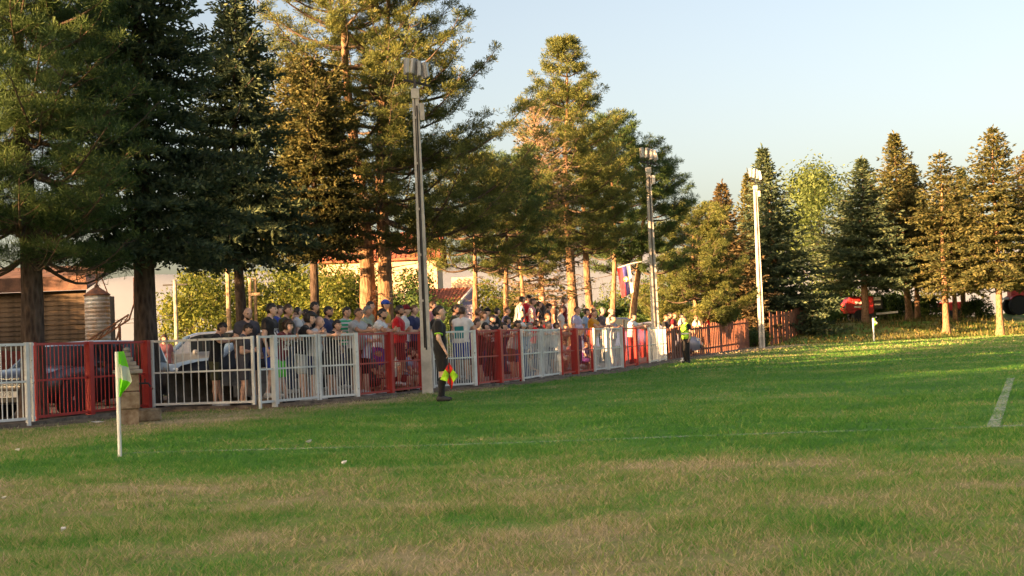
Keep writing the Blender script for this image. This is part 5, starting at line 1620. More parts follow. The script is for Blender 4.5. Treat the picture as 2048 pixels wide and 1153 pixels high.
# x, y of the crown of the head in the photograph; metres behind the fence; pose; shirt; bottom; hair; skin; yaw; extras; label
S_, L_ = 'shorts', 'trousers'
PEOPLE = [
 (439, 645, .34, 'lean', ('black', None), (S_, 'olive'), 'sk', 't', -8, dict(nod=.5, lean=.14), 'young man in black T-shirt and olive shorts looking down over the wide white gate'),
 (490, 647, .30, 'phone', ('charcoal', None), (S_, 'charcoal'), 'sk', 't', 0, dict(nod=.55), 'man in dark T-shirt and white shoes bent over his phone at the wide white gate'),
 (494, 615, .85, 'stand', ('charcoal', None), (S_, 'navy'), 'bB', 'p', -55, dict(nod=.3), 'bald bearded man in charcoal T-shirt looking down, behind the man with the phone'),
 (541, 607, .50, 'stand', ('black', 'printlightgrey'), (S_, 'blue', 'lowblue_72'), 'sk', 'p', -12, {}, 'tall young man in black T-shirt with grey chest print and blue and white shorts'),
 (556, 611, 1.3, 'stand', ('blue', None), (L_, 'denim'), 'sn', 'p', -10, {}, 'person in bright blue shirt half hidden behind the printed black T-shirt'),
 (574, 609, .9, 'mouth', ('olive', None), (L_, 'denim'), 'sn', 't', -15, {}, 'man in dark olive T-shirt holding a hand to his mouth'),
 (594, 614, 1.2, 'stand', ('white', None), (L_, 'navy'), 'rk', 'p', 20, dict(head_yaw=.3), 'balding man in white shirt turned away to the right'),
 (574, 641, .30, 'leanlow', ('maroon', 'printlightgrey'), (S_, 'neon'), 'fn', 'p', -20, dict(s=.86, lean=.35), 'curly haired child in maroon shirt and neon green shorts resting on folded arms'),
 (618, 625, .34, 'lean', ('black', None), (S_, 'lightgrey'), 'fk', 'p', -5, {}, 'youth with thick black hair, black T-shirt and pale grey shorts leaning on the white gate'),
 (627, 604, 1.15, 'stand', ('black', None), (L_, 'denim'), 'sk', 't', -10, {}, 'tallest man behind the white gates, dark hair and dark shirt'),
 (610, 619, 1.75, 'stand', ('grey', None), (L_, 'navy'), 'sk', 't', -10, {}, 'dark haired person at the back between the white shirt and the tallest man'),
 (637, 633, .36, 'arm', ('lightgrey', None), (S_, 'navy'), 'b', 'p', -10, {}, 'bald man in light grey T-shirt stretching his arms along the white gate'),
 (655, 613, .9, 'stand', ('navy', None), (L_, 'black'), 'skB', 'd', -20, {}, 'bearded man in dark navy shirt smiling, above the bald leaning man'),
 (672, 640, .42, 'lean', ('black', None), (S_, 'black'), 'sk', 't', -15, dict(s=.9), 'shorter dark haired boy in black beside the bald leaning man'),
 (692, 614, .85, 'stand', ('green', 'hstripelightgrey'), (L_, 'navy'), 'sk', 't', -28, {}, 'stocky man in green and white striped polo shirt'),
 (716, 616, .45, 'arm', ('grey', None), (S_, 'black'), 'zn', 'd', -25, dict(lean=.10), 'sunburnt man in grey T-shirt with his arm along the fence, right of the green stripes'),
 (733, 612, .9, 'stand', ('sage', None), (L_, 'denim'), 'sg', 'd', -10, {}, 'grey haired man in sage shirt behind the sunburnt man'),
 (739, 603, 1.5, 'stand', ('sage', None), (L_, 'navy'), 'sk', 'p', -5, {}, 'man with dark glasses standing highest behind the grey haired man'),
 (735, 648, .34, 'lean', ('white', 'vstripelavender'), (S_, 'black'), 'sn', 'p', -5, dict(s=.82, lean=.1), 'boy in lavender and white striped shirt leaning on the red panel'),
 (763, 617, .42, 'lean', ('white', None), (S_, 'purple'), 'skB', 't', -8, dict(lean=.12), 'bearded man in white T-shirt and purple shorts leaning on the red panel'),
 (769, 600, 1.3, 'cross', ('yellow', None), (L_, 'beige'), 'ckblue', 't', -12, {}, 'man in blue cap and yellow T-shirt behind the white T-shirt'),
 (797, 611, .5, 'cross', ('red', None), (S_, 'maroon'), 'skB', 'd', -5, {}, 'bearded man in bright red T-shirt with folded arms'),
 (810, 610, .95, 'stand', ('white', None), (L_, 'navy'), 'cnmaroon', 'p', -5, {}, 'man in maroon cap and white shirt behind the red T-shirt'),
 (827, 610, .95, 'cross', ('navy', None), (L_, 'black'), 'zl', 'p', -25, {}, 'close cropped man in navy polo shirt with folded arms left of the nearest floodlight pole'),
 (864, 603, 1.4, 'stand', ('pink', None), (L_, 'navy'), 'sn', 'p', -10, {}, 'person in pink right of the nearest floodlight pole, at the back'),
 (872, 616, .6, 'stand', ('black', None), (L_, 'black'), 'ckblack', 'p', -10, {}, 'man in black cap and black T-shirt between the floodlight pole and the linesman'),
 (881, 625, .95, 'stand', ('red', None), (L_, 'denim'), 'sn', 't', -5, {}, 'person in red shirt mostly hidden behind the linesman'),
 (910, 610, 1.0, 'stand', ('olive', None), (L_, 'denim'), 'skB', 't', 0, {}, 'dark bearded man just right of the linesman\'s head, behind the white shirt'),
 (924, 614, .42, 'lean', ('white', 'backteal'), (S_, 'blue'), 'zn', 't', 62, dict(lean=.12), 'man seen from behind in white T-shirt with teal back print'),
 (956, 617, 1.0, 'stand', ('maroon', None), (L_, 'navy'), 'sn', 't', 0, {}, 'red faced man in maroon right of the white T-shirt with back print'),
 (952, 638, .36, 'leanlow', ('purple', None), (S_, 'maroon'), 'zn', 't', 10, dict(lean=.30), 'man with bare arms in purple shirt hunched over the red panel'),
 (966, 623, .8, 'stand', ('cream', None), (L_, 'navy'), 'sl', 'p', -15, {}, 'light brown haired youth in cream shirt behind the red panel'),
 (973, 616, 1.3, 'stand', ('grey', None), (L_, 'black'), 'ckblack', 'p', -15, {}, 'youth in black cap and grey shirt at the back above the light haired youth'),
 (969, 645, .34, 'leanlow', ('black', None), (S_, 'black'), 'sk', 'p', -10, dict(s=.86, lean=.28), 'dark haired boy in black with his chin low on the red panel'),
 (984, 630, .58, 'lean', ('black', 'printwhite'), (L_, 'black'), 'skB', 'p', -35, dict(lean=.12), 'bearded man in black and white top facing the camera'),
 (993, 616, 1.15, 'stand', ('black', None), (L_, 'navy'), 'sk', 'p', 10, {}, 'man with glasses and short black hair in profile, in black'),
 (1006, 645, .34, 'leanlow', ('black', None), (S_, 'brown'), 'sk', 'p', -20, dict(lean=.3, s=.88), 'dark fringed boy in black lying over the red panel with arms hanging'),
 (1013, 634, .72, 'lean', ('navy', None), (L_, 'navy'), 'sk', 't', 0, dict(lean=.18), 'young man in navy sweater bending forward behind the red panel'),
 (1013, 615, 1.5, 'stand', ('navy', None), (L_, 'denim'), 'zl', 't', -10, {}, 'ginger man in navy at the back in front of the slim orange trunk'),
 (1033, 641, .40, 'lean', ('grey', None), (S_, 'brown'), 'sk', 'd', -10, {}, 'dark haired man in grey leaning at the right end of the red panels'),
 (1043, 646, .36, 'leanlow', ('beige', None), (S_, 'denim'), 'cnwhite', 't', -5, dict(lean=.3), 'man in white cap bowed over the white panel'),
 (1043, 593, 1.9, 'cross', ('black', 'vstripelightgrey'), (L_, 'black'), 'sk', 't', 15, dict(lean=.2), 'youth in black hooded top with pale stripes at the left of the raised group'),
 (1054, 590, 2.3, 'stand', ('red', None), (L_, 'black'), 'ckblack', 't', -20, {}, 'youth in black cap and red shirt in the raised group'),
 (1064, 597, 1.9, 'cross', ('red', 'vstripewhite'), (L_, 'maroon'), 'sn', 't', -10, {}, 'youth in red and white shirt in the raised group'),
 (1082, 589, 2.7, 'stand', ('black', None), (L_, 'navy'), 'sl', 't', -15, {}, 'tallest youth of the raised group, ginger hair and black shirt'),
 (1077, 603, 1.75, 'stand', ('black', 'printcream'), (L_, 'black'), 'sn', 't', 0, {}, 'youth in black with a cream bag across the chest'),
 (1096, 607, 1.7, 'stand', ('charcoal', None), (L_, 'black'), 'ckblack', 't', 5, {}, 'man in black cap and charcoal jacket looking right'),
 (1108, 602, 2.1, 'stand', ('brown', None), (L_, 'navy'), 'sn', 'd', 5, {}, 'man in brown jacket beside the black cap'),
 (1127, 595, 2.6, 'stand', ('maroon', None), (L_, 'black'), 'sn', 't', -10, {}, 'man in maroon standing high in front of the thick orange trunk'),
 (1122, 612, 1.2, 'stand', ('lightgrey', 'printolive'), (L_, 'denim'), 'sl', 't', -5, {}, 'sunlit man in pale grey T-shirt left of the lavender shirt'),
 (1094, 627, 1.0, 'stand', ('maroon', None), (L_, 'denim'), 'sl', 't', -25, {}, 'person in maroon above the bowed older man'),
 (1058, 645, .34, 'leanlow', ('lightblue', None), (L_, 'denim'), 'sg', 't', -15, dict(lean=.3), 'grey haired man in light blue bowed over the white panel'),
 (1071, 640, .8, 'lean', ('red', None), (L_, 'denim'), 'sn', 't', 20, dict(lean=.2), 'person in glowing red shirt seen from behind, bending'),
 (1083, 637, .7, 'stand', ('brown', None), (L_, 'navy'), 'sn', 't', 0, {}, 'brown haired person in brown behind the older leaning man'),
 (1095, 643, .34, 'lean', ('lightgrey', None), (L_, 'lightgrey'), 'zg', 't', -28, dict(belly=.8), 'older man in pale grey T-shirt resting both arms on the white panel'),
 (1111, 645, .34, 'arm', ('white', None), (S_, 'navy'), 'sn', 'd', 0, {}, 'man in white T-shirt with dark bag strap stretching his arm along the panel'),
 (1131, 648, .36, 'leanlow', ('beige', None), (S_, 'maroon'), 'sn', 't', -25, dict(s=.82, lean=.25), 'child leaning low on the red panel below the pale grey T-shirt'),
 (1153, 613, .46, 'stand', ('cream', 'lowcream_118'), (L_, 'navy'), 'zl', 't', -20, dict(wide=1.2, belly=.7, shirt2=1), 'big man in lavender and cream shirt, the largest of the sunlit men'),
 (1172, 617, .9, 'stand', ('lightblue', None), (L_, 'navy'), 'sk', 't', -15, {}, 'young man in light blue behind the big man\'s shoulder'),
 (1187, 620, .46, 'arm', ('orange', None), (L_, 'cream'), 'zl', 't', -22, dict(lean=.1), 'man in orange yellow shirt with forearm on the white panel'),
 (1184, 611, 1.1, 'stand', ('maroon', None), (L_, 'navy'), 'sl', 't', 0, {}, 'red haired person right behind the man in orange'),
 (1203, 615, .8, 'stand', ('charcoal', None), (L_, 'black'), 'zg', 'p', -20, {}, 'grey haired man in dark jacket right of the man in orange'),
 (1221, 618, 1.0, 'stand', ('cream', None), (L_, 'beige'), 'ckbeige', 'p', -20, {}, 'man in cream behind the youth in white and navy'),
 (1225, 630, .34, 'lean', ('navy', 'vstripelightgrey'), (L_, 'lightgrey'), 'sk', 't', -30, dict(lean=.12), 'youth in navy and white shirt and pale grey trousers leaning on the white panel'),
 (1266, 627, .38, 'arm', ('white', 'printnavy'), (L_, 'maroon'), 'sk', 'p', -25, dict(lean=.12), 'young man in white T-shirt with small dark crest, alone left of the second floodlight pole'),
 (1331, 630, .40, 'cross', ('black', None), (S_, 'black'), 'sl', 't', -20, {}, 'man in black just right of the second floodlight pole'),
 (1339, 625, .8, 'stand', ('black', None), (L_, 'denim'), 'sk', 't', -10, {}, 'dark haired person behind the man in black by the second pole'),
 (1348, 626, .45, 'phone', ('maroon', None), (S_, 'denim'), 'sl', 't', -15, {}, 'youth in maroon and denim shorts left of the steward'),
 (1362, 628, .7, 'stand', ('grey', None), (L_, 'denim'), 'sk', 'p', -10, {}, 'person in grey directly behind the steward'),
 (1391, 631, .55, 'lean', ('cream', None), (L_, 'brown'), 'sl', 't', -5, dict(lean=.12), 'person in cream hooded top leaning on the brown board fence'),
 (1401, 620, .9, 'stand', ('white', None), (L_, 'brown'), 'sl', 't', -10, {}, 'person in white at the back above the brown board fence'),
 (1414, 626, .6, 'stand', ('red', None), (L_, 'maroon'), 'sn', 't', 0, {}, 'last spectator to the right, in red behind the brown board fence'),
 (754, 700, .50, 'sit', ('charcoal', None), (S_, 'black'), 'zg', 'd', -20, dict(seat=.30), 'seated man in black shorts behind the red panel, elbows on knees'),
 (802, 696, .50, 'sit', ('white', None), (S_, 'maroon'), 'ln', 't', -5, dict(seat=.34), 'seated woman with brown hair and white shirt behind the red panel'),
 (821, 697, .62, 'sit', ('lightblue', None), (S_, 'beige'), 'sn', 't', -5, dict(seat=.34), 'seated man in light blue beside the woman in white'),
 (833, 703, .75, 'sit', ('pink', None), (S_, 'denim'), 'sn', 't', -10, dict(seat=.34), 'seated child next to the foot of the nearest floodlight pole'),
 (1062, 716, .45, 'sit', ('beige', None), (S_, 'denim'), 'sl', 't', -10, dict(seat=.16), 'small child sitting low behind the white panel'),
 (1128, 679, .40, 'sit', ('white', None), (S_, 'white'), 'sl', 't', -15, dict(seat=.42), 'child in white sitting behind the red panel'),
 (1143, 682, .40, 'sit', ('pink', None), (S_, 'pink'), 'sl', 't', -20, dict(seat=.42), 'child in pink sitting behind the red panel'),
 (1172, 686, .40, 'sit', ('purple', 'vstripelavender'), (S_, 'purple'), 'sl', 't', -15, dict(seat=.40), 'child in purple sitting behind the red panel'),
]
COLS['lavcream'] = COLS['lavender']
BENCH = []
for i, (px, py, off, pose, shirt, bottom, hair, skin, yaw, ex, label) in enumerate(PEOPLE):
    Y = behind(px, py, off)
    head = at(px, py, Y)
    nod = ex.get('nod', .05); lean = ex.get('lean'); seat = ex.get('seat', .45)
    ht = head_top(pose, lean, seat, nod)
    zf = level(off) if px > 552 and px < 1345 and pose != 'sit' else 0.02
    s = (head.z - zf) / ht
    s0 = s
    if pose == 'sit':
        s = ex.get('s', .93 if px < 1050 else .72)
        seat_z = head.z / s - (ht - seat)
        seat = max(.12, seat_z); zf = 0.02
    elif s > 1.07: s = 1.07; zf = head.z - ht * s          # stands on something higher
    elif s < ex.get('s', .84):
        s = ex.get('s', .84) if 's' not in ex else min(s, ex['s'])
        if head.z - ht * s < 0.0: s = (head.z - .01) / ht
        zf = max(.01, head.z - ht * s)
    # the head leans forward of the feet: set the feet back so that the head sits on its pixel
    th = {'stand': .02, 'cross': -.02, 'lean': .26, 'leanlow': .55, 'phone': .10, 'sit': .28, 'mouth': .03, 'arm': .22}.get(pose, .03) if lean is None else lean
    hx = -.10 * min(1, th / .3) if pose.startswith('lean') or pose == 'arm' else 0
    fx = (hx + .66 * math.sin(th) + .02) * s
    ya = R(yaw)
    loc = (head.x - fx * math.cos(ya), Y - fx * math.sin(ya), zf)
    if shirt[1] == 'lowcream_118': shirt = ('lavender', 'lowcream_118')
    rail = (FENCE_H - zf) / s
    person('person', label, loc, ya, s, pose, skin, shirt, bottom, hair, shoes='w' if i % 3 != 1 else 'k', res=.028 if px < 960 and py < 690 else .039,
           nod=nod, lean=lean, seat=seat, rail=max(1.0, min(1.32, rail)), belly=ex.get('belly', [0, .25, .0, .5][i % 4]), wide=ex.get('wide', [1, 1.04, .97, 1.08][i % 4]), head_yaw=ex.get('head_yaw', rr.uniform(-.15, .2)), sleeve=ex.get('sleeve', .55))
    if pose == 'sit': BENCH.append((loc, ya, seat * s, px))
    elif zf > level(off) + .12 or (zf > .12 and off < .62): BENCH.append((loc, ya, zf, px))
    PEOPLE_LOG = print('P%02d x%d off %.2f s0 %.2f s %.2f zf %.2f seat %.2f Y %.1f' % (i, px, off, s0, s, zf, seat, Y)) if False else None
# something to sit or stand on: low wooden boxes, one under each
M_CRATE = pm('crate_wood', (0.26, 0.17, 0.10), 0.85, scale=5, amt=0.3)
for k, (loc, ya, z, px) in enumerate(BENCH):
    who = [lab for (a, *_, lab) in PEOPLE if a == px][0]
    t = thing('wooden_box', 'low slatted wooden box under the ' + ' '.join(who.split()[:8]), 'box', (loc[0], loc[1], 0.02), ya, 'boxes the spectators sit or stand on')
    h = max(.08, z - .035)
    for y in (-.17, 0, .17): MB().box((0.0, y, h - .012), (.44, .15, .022)).build('slat', M_CRATE, t)
    for x in (-.2, .2): MB().box((x, 0, (h - .024) / 2), (.03, .5, h - .026)).build('side', M_CRATE, t)
# woman by the black car
wp = at(328, 686, 41.0)
person('person', 'woman with long dark hair and pale top standing behind the black off-road car', (wp.x, 41.0, max(0, wp.z - 1.68)), R(-60), .94, 'stand', 'p', ('pink', None), ('trousers', 'beige'), 'ln', res=.03)

# the linesman
lp = gp(884, 803)
ls = (at(888, 611, lp.y).z) / head_top('stand')
lin = person('person', 'linesman in black kit with yellow green collar, standing in profile holding a flag', (lp.x, lp.y, 0.0), R(6), ls, 'stand', 'p', ('black', None), ('shorts', 'black'), 'zk', 'k', res=.021,
             group='match officials', sock='black', head_yaw=-.05, sleeve=.72, lean=-.02, arms={-1: ((-.035, -.27, 1.17), (.085, -.265, .93)), 1: ((-.03, .26, 1.16), (.06, .25, .92))})
M_NEON = pm('fluorescent_trim', (.36, .80, .05), .7, scale=8, amt=.1)
m = MB()
for k in range(14):
    a0 = 2 * math.pi * k / 14; a1 = 2 * math.pi * (k + 1) / 14
    f = lambda a: Vector((.062 * math.cos(a) - .005, .066 * math.sin(a), 1.505 - .022 * math.cos(a))) * ls
    m.beam(f(a0), f(a1), .014 * ls, .034 * ls)
m.build('collar', M_NEON, lin)
for q, e0, e1 in ((-1, Vector((-.012, -.182, 1.435)), Vector((-.035, -.27, 1.17))), (1, Vector((-.012, .182, 1.435)), Vector((-.03, .26, 1.16)))):
    d = (e1 - e0)
    MB().tube([(e0 + d * .69) * ls, (e0 + d * .745) * ls], [.081 * ls, .082 * ls], 14).build('cuff', M_NEON, lin, smooth=True)
hand = Matrix.Rotation(R(6), 3, 'Z') @ (Vector((.115, -.268, .845)) * ls) + Vector((lp.x, lp.y, 0))
fl = thing('signal_flag', 'quartered red and fluorescent yellow flag hanging from the linesman\'s hand', 'flag', hand)
M_FR = pm('flag_red', (.80, .035, .02), .75, scale=6, amt=.1); M_FY = pm('flag_yellow', (.45, .85, .04), .75, scale=6, amt=.1)
fd = Vector((.04, 0, -.62))
MB().tube([(-.01, 0, .08), fd * .35, fd], .011, 7).build('handle', M_DARK, fl, smooth=True)
def quarter(nm, c, mat, seed):
    V, F = [], []
    n_ = 6
    for i in range(n_ + 1):
        for j in range(n_ + 1):
            u, w_ = i / n_, j / n_
            p = c[0] * (1 - u) * (1 - w_) + c[1] * u * (1 - w_) + c[2] * u * w_ + c[3] * (1 - u) * w_
            p = p + Vector((0, .03 * math.sin(p.x * 38 + seed) + .022 * math.sin(p.z * 27 + seed), 0))
            V.append(p)
    for i in range(n_):
        for j in range(n_):
            a = i * (n_ + 1) + j
            F.append((a, a + n_ + 1, a + n_ + 2, a + 1))
    o = MB().add(V, F).build(nm, mat, fl, smooth=True)
    md = o.modifiers.new('t', 'SOLIDIFY'); md.thickness = .004
v_ = lambda x, z: Vector((x, 0, z))
cc = v_(.03, -.37)
quarter('red_quarter', [v_(.03, -.13), v_(.10, -.27), cc, v_(-.05, -.26)], M_FR, 0)
quarter('yellow_quarter', [v_(.10, -.27), v_(.20, -.40), v_(.10, -.52), cc], M_FY, 0)
quarter('red_quarter', [cc, v_(.10, -.52), v_(.06, -.66), v_(-.02, -.50)], M_FR, 0)
quarter('yellow_quarter', [v_(-.05, -.26), cc, v_(-.02, -.50), v_(-.16, -.46)], M_FY, 0)
# the steward
sp_ = gp(1374, 727)
ss = at(1376, 633, sp_.y).z / head_top('stand')
st_ = person('person', 'steward in fluorescent yellow vest and dark trousers standing by the brown board fence', (sp_.x, sp_.y, 0), R(-150), ss, 'stand', 't', ('black', None), ('trousers', 'black'), 'zl', 'k', res=.03, group='match officials', sleeve=.6, head_yaw=.2)
V, F = nets([(v3(0, -.085, 1.35), v3(0, .085, 1.35), .142, .142, v3(0, 0, .88), v3(0, 0, -1)), (v3(0, -.08, 1.0), v3(0, .08, 1.0), .142, .142, v3(0, 0, .88), v3(0, 0, -1)),
             (v3(0, -.085, 1.36), v3(0, -.075, 1.0), .130, .128), (v3(0, .085, 1.36), v3(0, .075, 1.0), .130, .128), (v3(-.015, -.04, 1.46), v3(-.012, -.13, 1.45), .082, .08), (v3(-.015, .04, 1.46), v3(-.012, .13, 1.45), .082, .08)], .028)
link('vest', np_mesh('vest', V * ss, F, True), pm('hi_vis', (.42, .80, .06), .7, scale=5, amt=.15), st_)
MB().lathe([(.158, 1.10), (.160, 1.105), (.160, 1.15), (.158, 1.155)], 20).build('reflective_band', pm('reflective', (.7, .72, .7), .3, scale=5), st_)
for o in st_.children:
    if o.name.startswith('reflective_band'): o.scale = (ss * .95, ss * 1.42, ss)
# football at his feet
bp = gp(1366, 727)
ball = thing('football', 'white football lying on the grass at the steward\'s feet', 'ball', (bp.x, bp.y, .11))
bm = bmesh.new(); bmesh.ops.create_icosphere(bm, subdivisions=3, radius=.11)
for f in bm.faces: f.smooth = True
me = bpy.data.meshes.new('ball'); bm.to_mesh(me); bm.free()
link('casing', me, pm('ball_white', (.75, .75, .75), .5, scale=5, amt=.1), ball)
bm = bmesh.new(); bmesh.ops.create_icosphere(bm, subdivisions=1, radius=1)
pent = [v.co.copy() for v in bm.verts if len(v.link_edges) == 5]; bm.free()
m = MB()
for c_ in pent:
    c_.normalize(); a = c_.orthogonal().normalized(); b_ = c_.cross(a)
    m.add([c_ * .112] + [(c_ + (a * math.cos(k * 1.2566) + b_ * math.sin(k * 1.2566)) * .33).normalized() * .1125 for k in range(5)], [(0, k + 1, (k + 1) % 5 + 1) for k in range(5)])
m.build('dark_patches', M_DARK, ball)
# ================================================================== corner flags, hung flag, fountain
M_FPOLE = pm('flag_pole_white', (.74, .74, .72), .5, scale=5, amt=.08)
def corner_flag(pb, ptop, yflag, wpx, label, fwid):
    p = gp(*pb) if len(pb) == 2 else base(*pb)
    H = at(*ptop, p.y).z
    t = thing('corner_flag', label, 'flag', p)
    k = p.y / FPX
    MB().tube([(0, 0, -.1), (0, 0, H)], wpx * k / 2, 12).build('pole', M_FPOLE, t, smooth=True)
    zb_ = at(ptop[0], yflag, p.y).z
    n1, n2 = 14, 18
    V, F = [], []
    hh = H - zb_
    for i in range(n2 + 1):
        f = i / n2
        wid = k * fwid * (0.30 + 1.05 * min(f, .62) if f < .62 else .95 * (1 - (f - .62) / .38) + .04)
        for j in range(n1 + 1):
            g_ = j / n1
            x = wpx * k * .45 + wid * g_ * (.82 + .18 * math.cos(g_ * 5))
            y = .050 * math.sin(g_ * 7.5 + f * 3.2) * (0.35 + g_) * min(1.2, hh / .5)
            V.append((x, y - .01, H - hh * f - .05 * hh * g_ * math.sin(f * 3)))
    for i in range(n2):
        for j in range(n1):
            a = i * (n1 + 1) + j
            F.append((a, a + 1, a + n1 + 2, a + n1 + 1))
    m, nt, out = new_mat('flag_cloth_green_white')
    tc = nt.nodes.new('ShaderNodeTexCoord').outputs['Object']
    sep = nt.nodes.new('ShaderNodeSeparateXYZ'); nt.links.new(tc, sep.inputs[0])
    za = mathn(nt, 'ADD', sep.outputs[2], mathn(nt, 'MULTIPLY', sep.outputs[0], 0.5))
    k1 = mathn(nt, 'MULTIPLY', mathn(nt, 'LESS_THAN', za, H - hh * .25), mathn(nt, 'GREATER_THAN', za, H - hh * .56))
    c = mixc(nt, k1, (.22, .78, .03), (.70, .74, .62))
    b = N(nt, 'ShaderNodeBsdfPrincipled', Roughness=.7); nt.links.new(c, b.inputs['Base Color'])
    tr = nt.nodes.new('ShaderNodeBsdfTranslucent'); nt.links.new(c, tr.inputs['Color'])
    x = N(nt, 'ShaderNodeMixShader'); x.inputs[0].default_value = .3
    nt.links.new(b.outputs[0], x.inputs[1]); nt.links.new(tr.outputs[0], x.inputs[2]); nt.links.new(x.outputs[0], out.inputs[0])
    o = MB().add(V, F).build('cloth', m, t, smooth=True)
corner_flag((240, 915), (232, 704), 794, 8.2, 'near corner flag, white pole with drooping bright green and white cloth', 31)
corner_flag((1748, 679, 110.0), (1745, 637), 652, 3.4, 'distant corner flag with thin white pole in front of the bank', 8)

# the hung tricolour on its arm from the second pole
Yp = gp(1314, 723).y
a0, a1 = at(1299, 522, Yp), at(1236, 536, Yp)
hf = thing('hanging_flag', 'red, blue and white flag with crest hanging from an arm on the second floodlight pole', 'flag', a0)
MB().tube([(0, 0, 0), ((a1 - a0) * .5).to_tuple()[:2] + ((a1 - a0).z * .5 + .06,), tuple(a1 - a0)], .025, 7).build('arm', M_WHITE, hf, smooth=True)
def flagcloth():
    kx = Yp / FPX
    n1, n2 = 18, 24
    tl, tr_ = at(1237, 536, Yp) - a0, at(1260, 531, Yp) - a0
    hgt = at(1240, 532, Yp).z - at(1240, 592, Yp).z
    V, strips = [], {0: [], 1: [], 2: []}
    for i in range(n2 + 1):
        f = i / n2
        for j in range(n1 + 1):
            g_ = j / n1
            p = tl.lerp(tr_, g_)
            V.append((p.x + .10 * f - .06 * (1 - f) * (1 - g_), .09 * math.sin(g_ * 8 + f * 2.5) * (.3 + f), p.z - hgt * f * (1 - .10 * g_)))
    for i in range(n2):
        for j in range(n1):
            a = i * (n1 + 1) + j
            strips[0 if j < 7 else 1 if j < 13 else 2].append((a, a + 1, a + n1 + 2, a + n1 + 1))
    for k, (nm, mat) in enumerate((('red_stripe', pm('banner_red', (.60, .02, .035), .75)), ('blue_stripe', pm('banner_blue', (.05, .05, .28), .75)), ('white_stripe', pm('banner_white', (.75, .73, .72), .75)))):
        MB().add(V, strips[k]).build(nm, mat, hf, smooth=True)
    c = Vector(V[(n2 // 2 - 1) * (n1 + 1) + 9]) + Vector((.02, -.09, 0))
    cr = MB().lathe([(.11, -.01), (.12, 0), (.02, .012)], 12, 'y', c).build('crest', pm('banner_gold', (.70, .42, .08), .6), hf)
    MB().box(c + Vector((0, -.02, 0)), (.05, .02, .2)).box(c + Vector((0, -.021, .01)), (.17, .02, .05)).build('crest_cross', pm('banner_white', (1, 1, 1)), cr)
flagcloth()

# stone drinking fountain in front of the fence
fp = gp(258, 848)
ft = thing('stone_fountain', 'weathered stone drinking fountain with stepped cap beside the near corner flag', 'fountain', fp, R(20))
M_STN = pm('weathered_stone', (.25, .20, .14), .9, scale=6, amt=.35, bmp=.5, col2=(.15, .095, .055))
M_STN2 = pm('grey_stone', (.25, .235, .21), .9, scale=6, amt=.3, bmp=.5)
k = fp.y / FPX
w = 42 * k
MB().box((0, 0, .10), (w * .86, w * .86, .30)).build('base', M_STN, ft, bevel=.01)
MB().box((0, 0, .25 + .14), (w, w, .28)).build('shaft_block', M_STN, ft, bevel=.012)
MB().box((0, 0, .545 + .14), (w * .97, w * .97, .285)).build('shaft_block', M_STN, ft, bevel=.012)
z = .832
for sx_, hz in ((1.28, .07), (1.02, .06), (.78, .07), (.52, .07), (.36, .08)):
    MB().box((0, 0, z + hz / 2), (w * sx_, w * sx_, hz)).build('cap_step', M_STN2, ft, bevel=.012); z += hz + .002
MB().lathe([(.05, z), (.065, z + .03), (.05, z + .07), (.01, z + .09)], 12).build('finial', M_STN2, ft, smooth=True)
MB().tube([(w * .45, 0, .66), (w * .95, 0, .66), (w * 1.05, 0, .60)], .016, 8).tube([(w * .8, 0, .66), (w * .8, 0, .74)], .012, 8).build('spout', M_DARK, ft, smooth=True)
gs = gp(296, 842)
st2 = MB().box((0, 0, .10), (.42, .34, .22)).build('stone_block', M_STN, None, bevel=.03); st2.location = gs; st2.rotation_euler = (0, 0, .4)
tag(st2, 'rough brown stone block at the foot of the spruce trunk', 'stone')

# ================================================================== vehicles
M_TYRE = pm('tyre_rubber', (.02, .02, .021), .85, scale=20, amt=.2)
M_RIM = pm('alloy', (.48, .49, .51), .35, .6, scale=6, amt=.1)
M_CHR = pm('bright_trim', (.62, .63, .65), .2, .8, scale=5, amt=.05)
M_PLATE = pm('plate_white', (.72, .72, .70), .4, scale=4, amt=.03)
M_TAIL = pm('tail_light', (.55, .02, .02), .2, scale=4, amt=.1)
M_HEAD = pm('head_light', (.70, .72, .74), .12, scale=4, amt=.08)
M_CGL = pm('car_glass', (.03, .04, .05), .12, scale=1, amt=.1, bmp=0)
def wheel(t, c, r, w, mat_rim=None, spokes=5):
    wt_ = MB().lathe([(r * .62, -w / 2), (r * .92, -w / 2), (r, -w * .3), (r, w * .3), (r * .92, w / 2), (r * .62, w / 2)], 24, 'y', c).build('wheel', M_TYRE, t, smooth=True)
    m = MB().lathe([(r * .60, -w * .46), (r * .64, -w * .48), (r * .64, w * .48), (r * .60, w * .46)], 24, 'y', c)
    sgn = -1
    for sg in (-1, 1):
        for q in range(spokes):
            a = 2 * math.pi * q / spokes
            m.beam(Vector(c) + Vector((0, sg * w * .46, 0)), Vector(c) + Vector((r * .62 * math.cos(a), sg * w * .42, r * .62 * math.sin(a))), r * .17, .02, (0, 1, 0))
    m.build('rim', mat_rim or M_RIM, wt_)
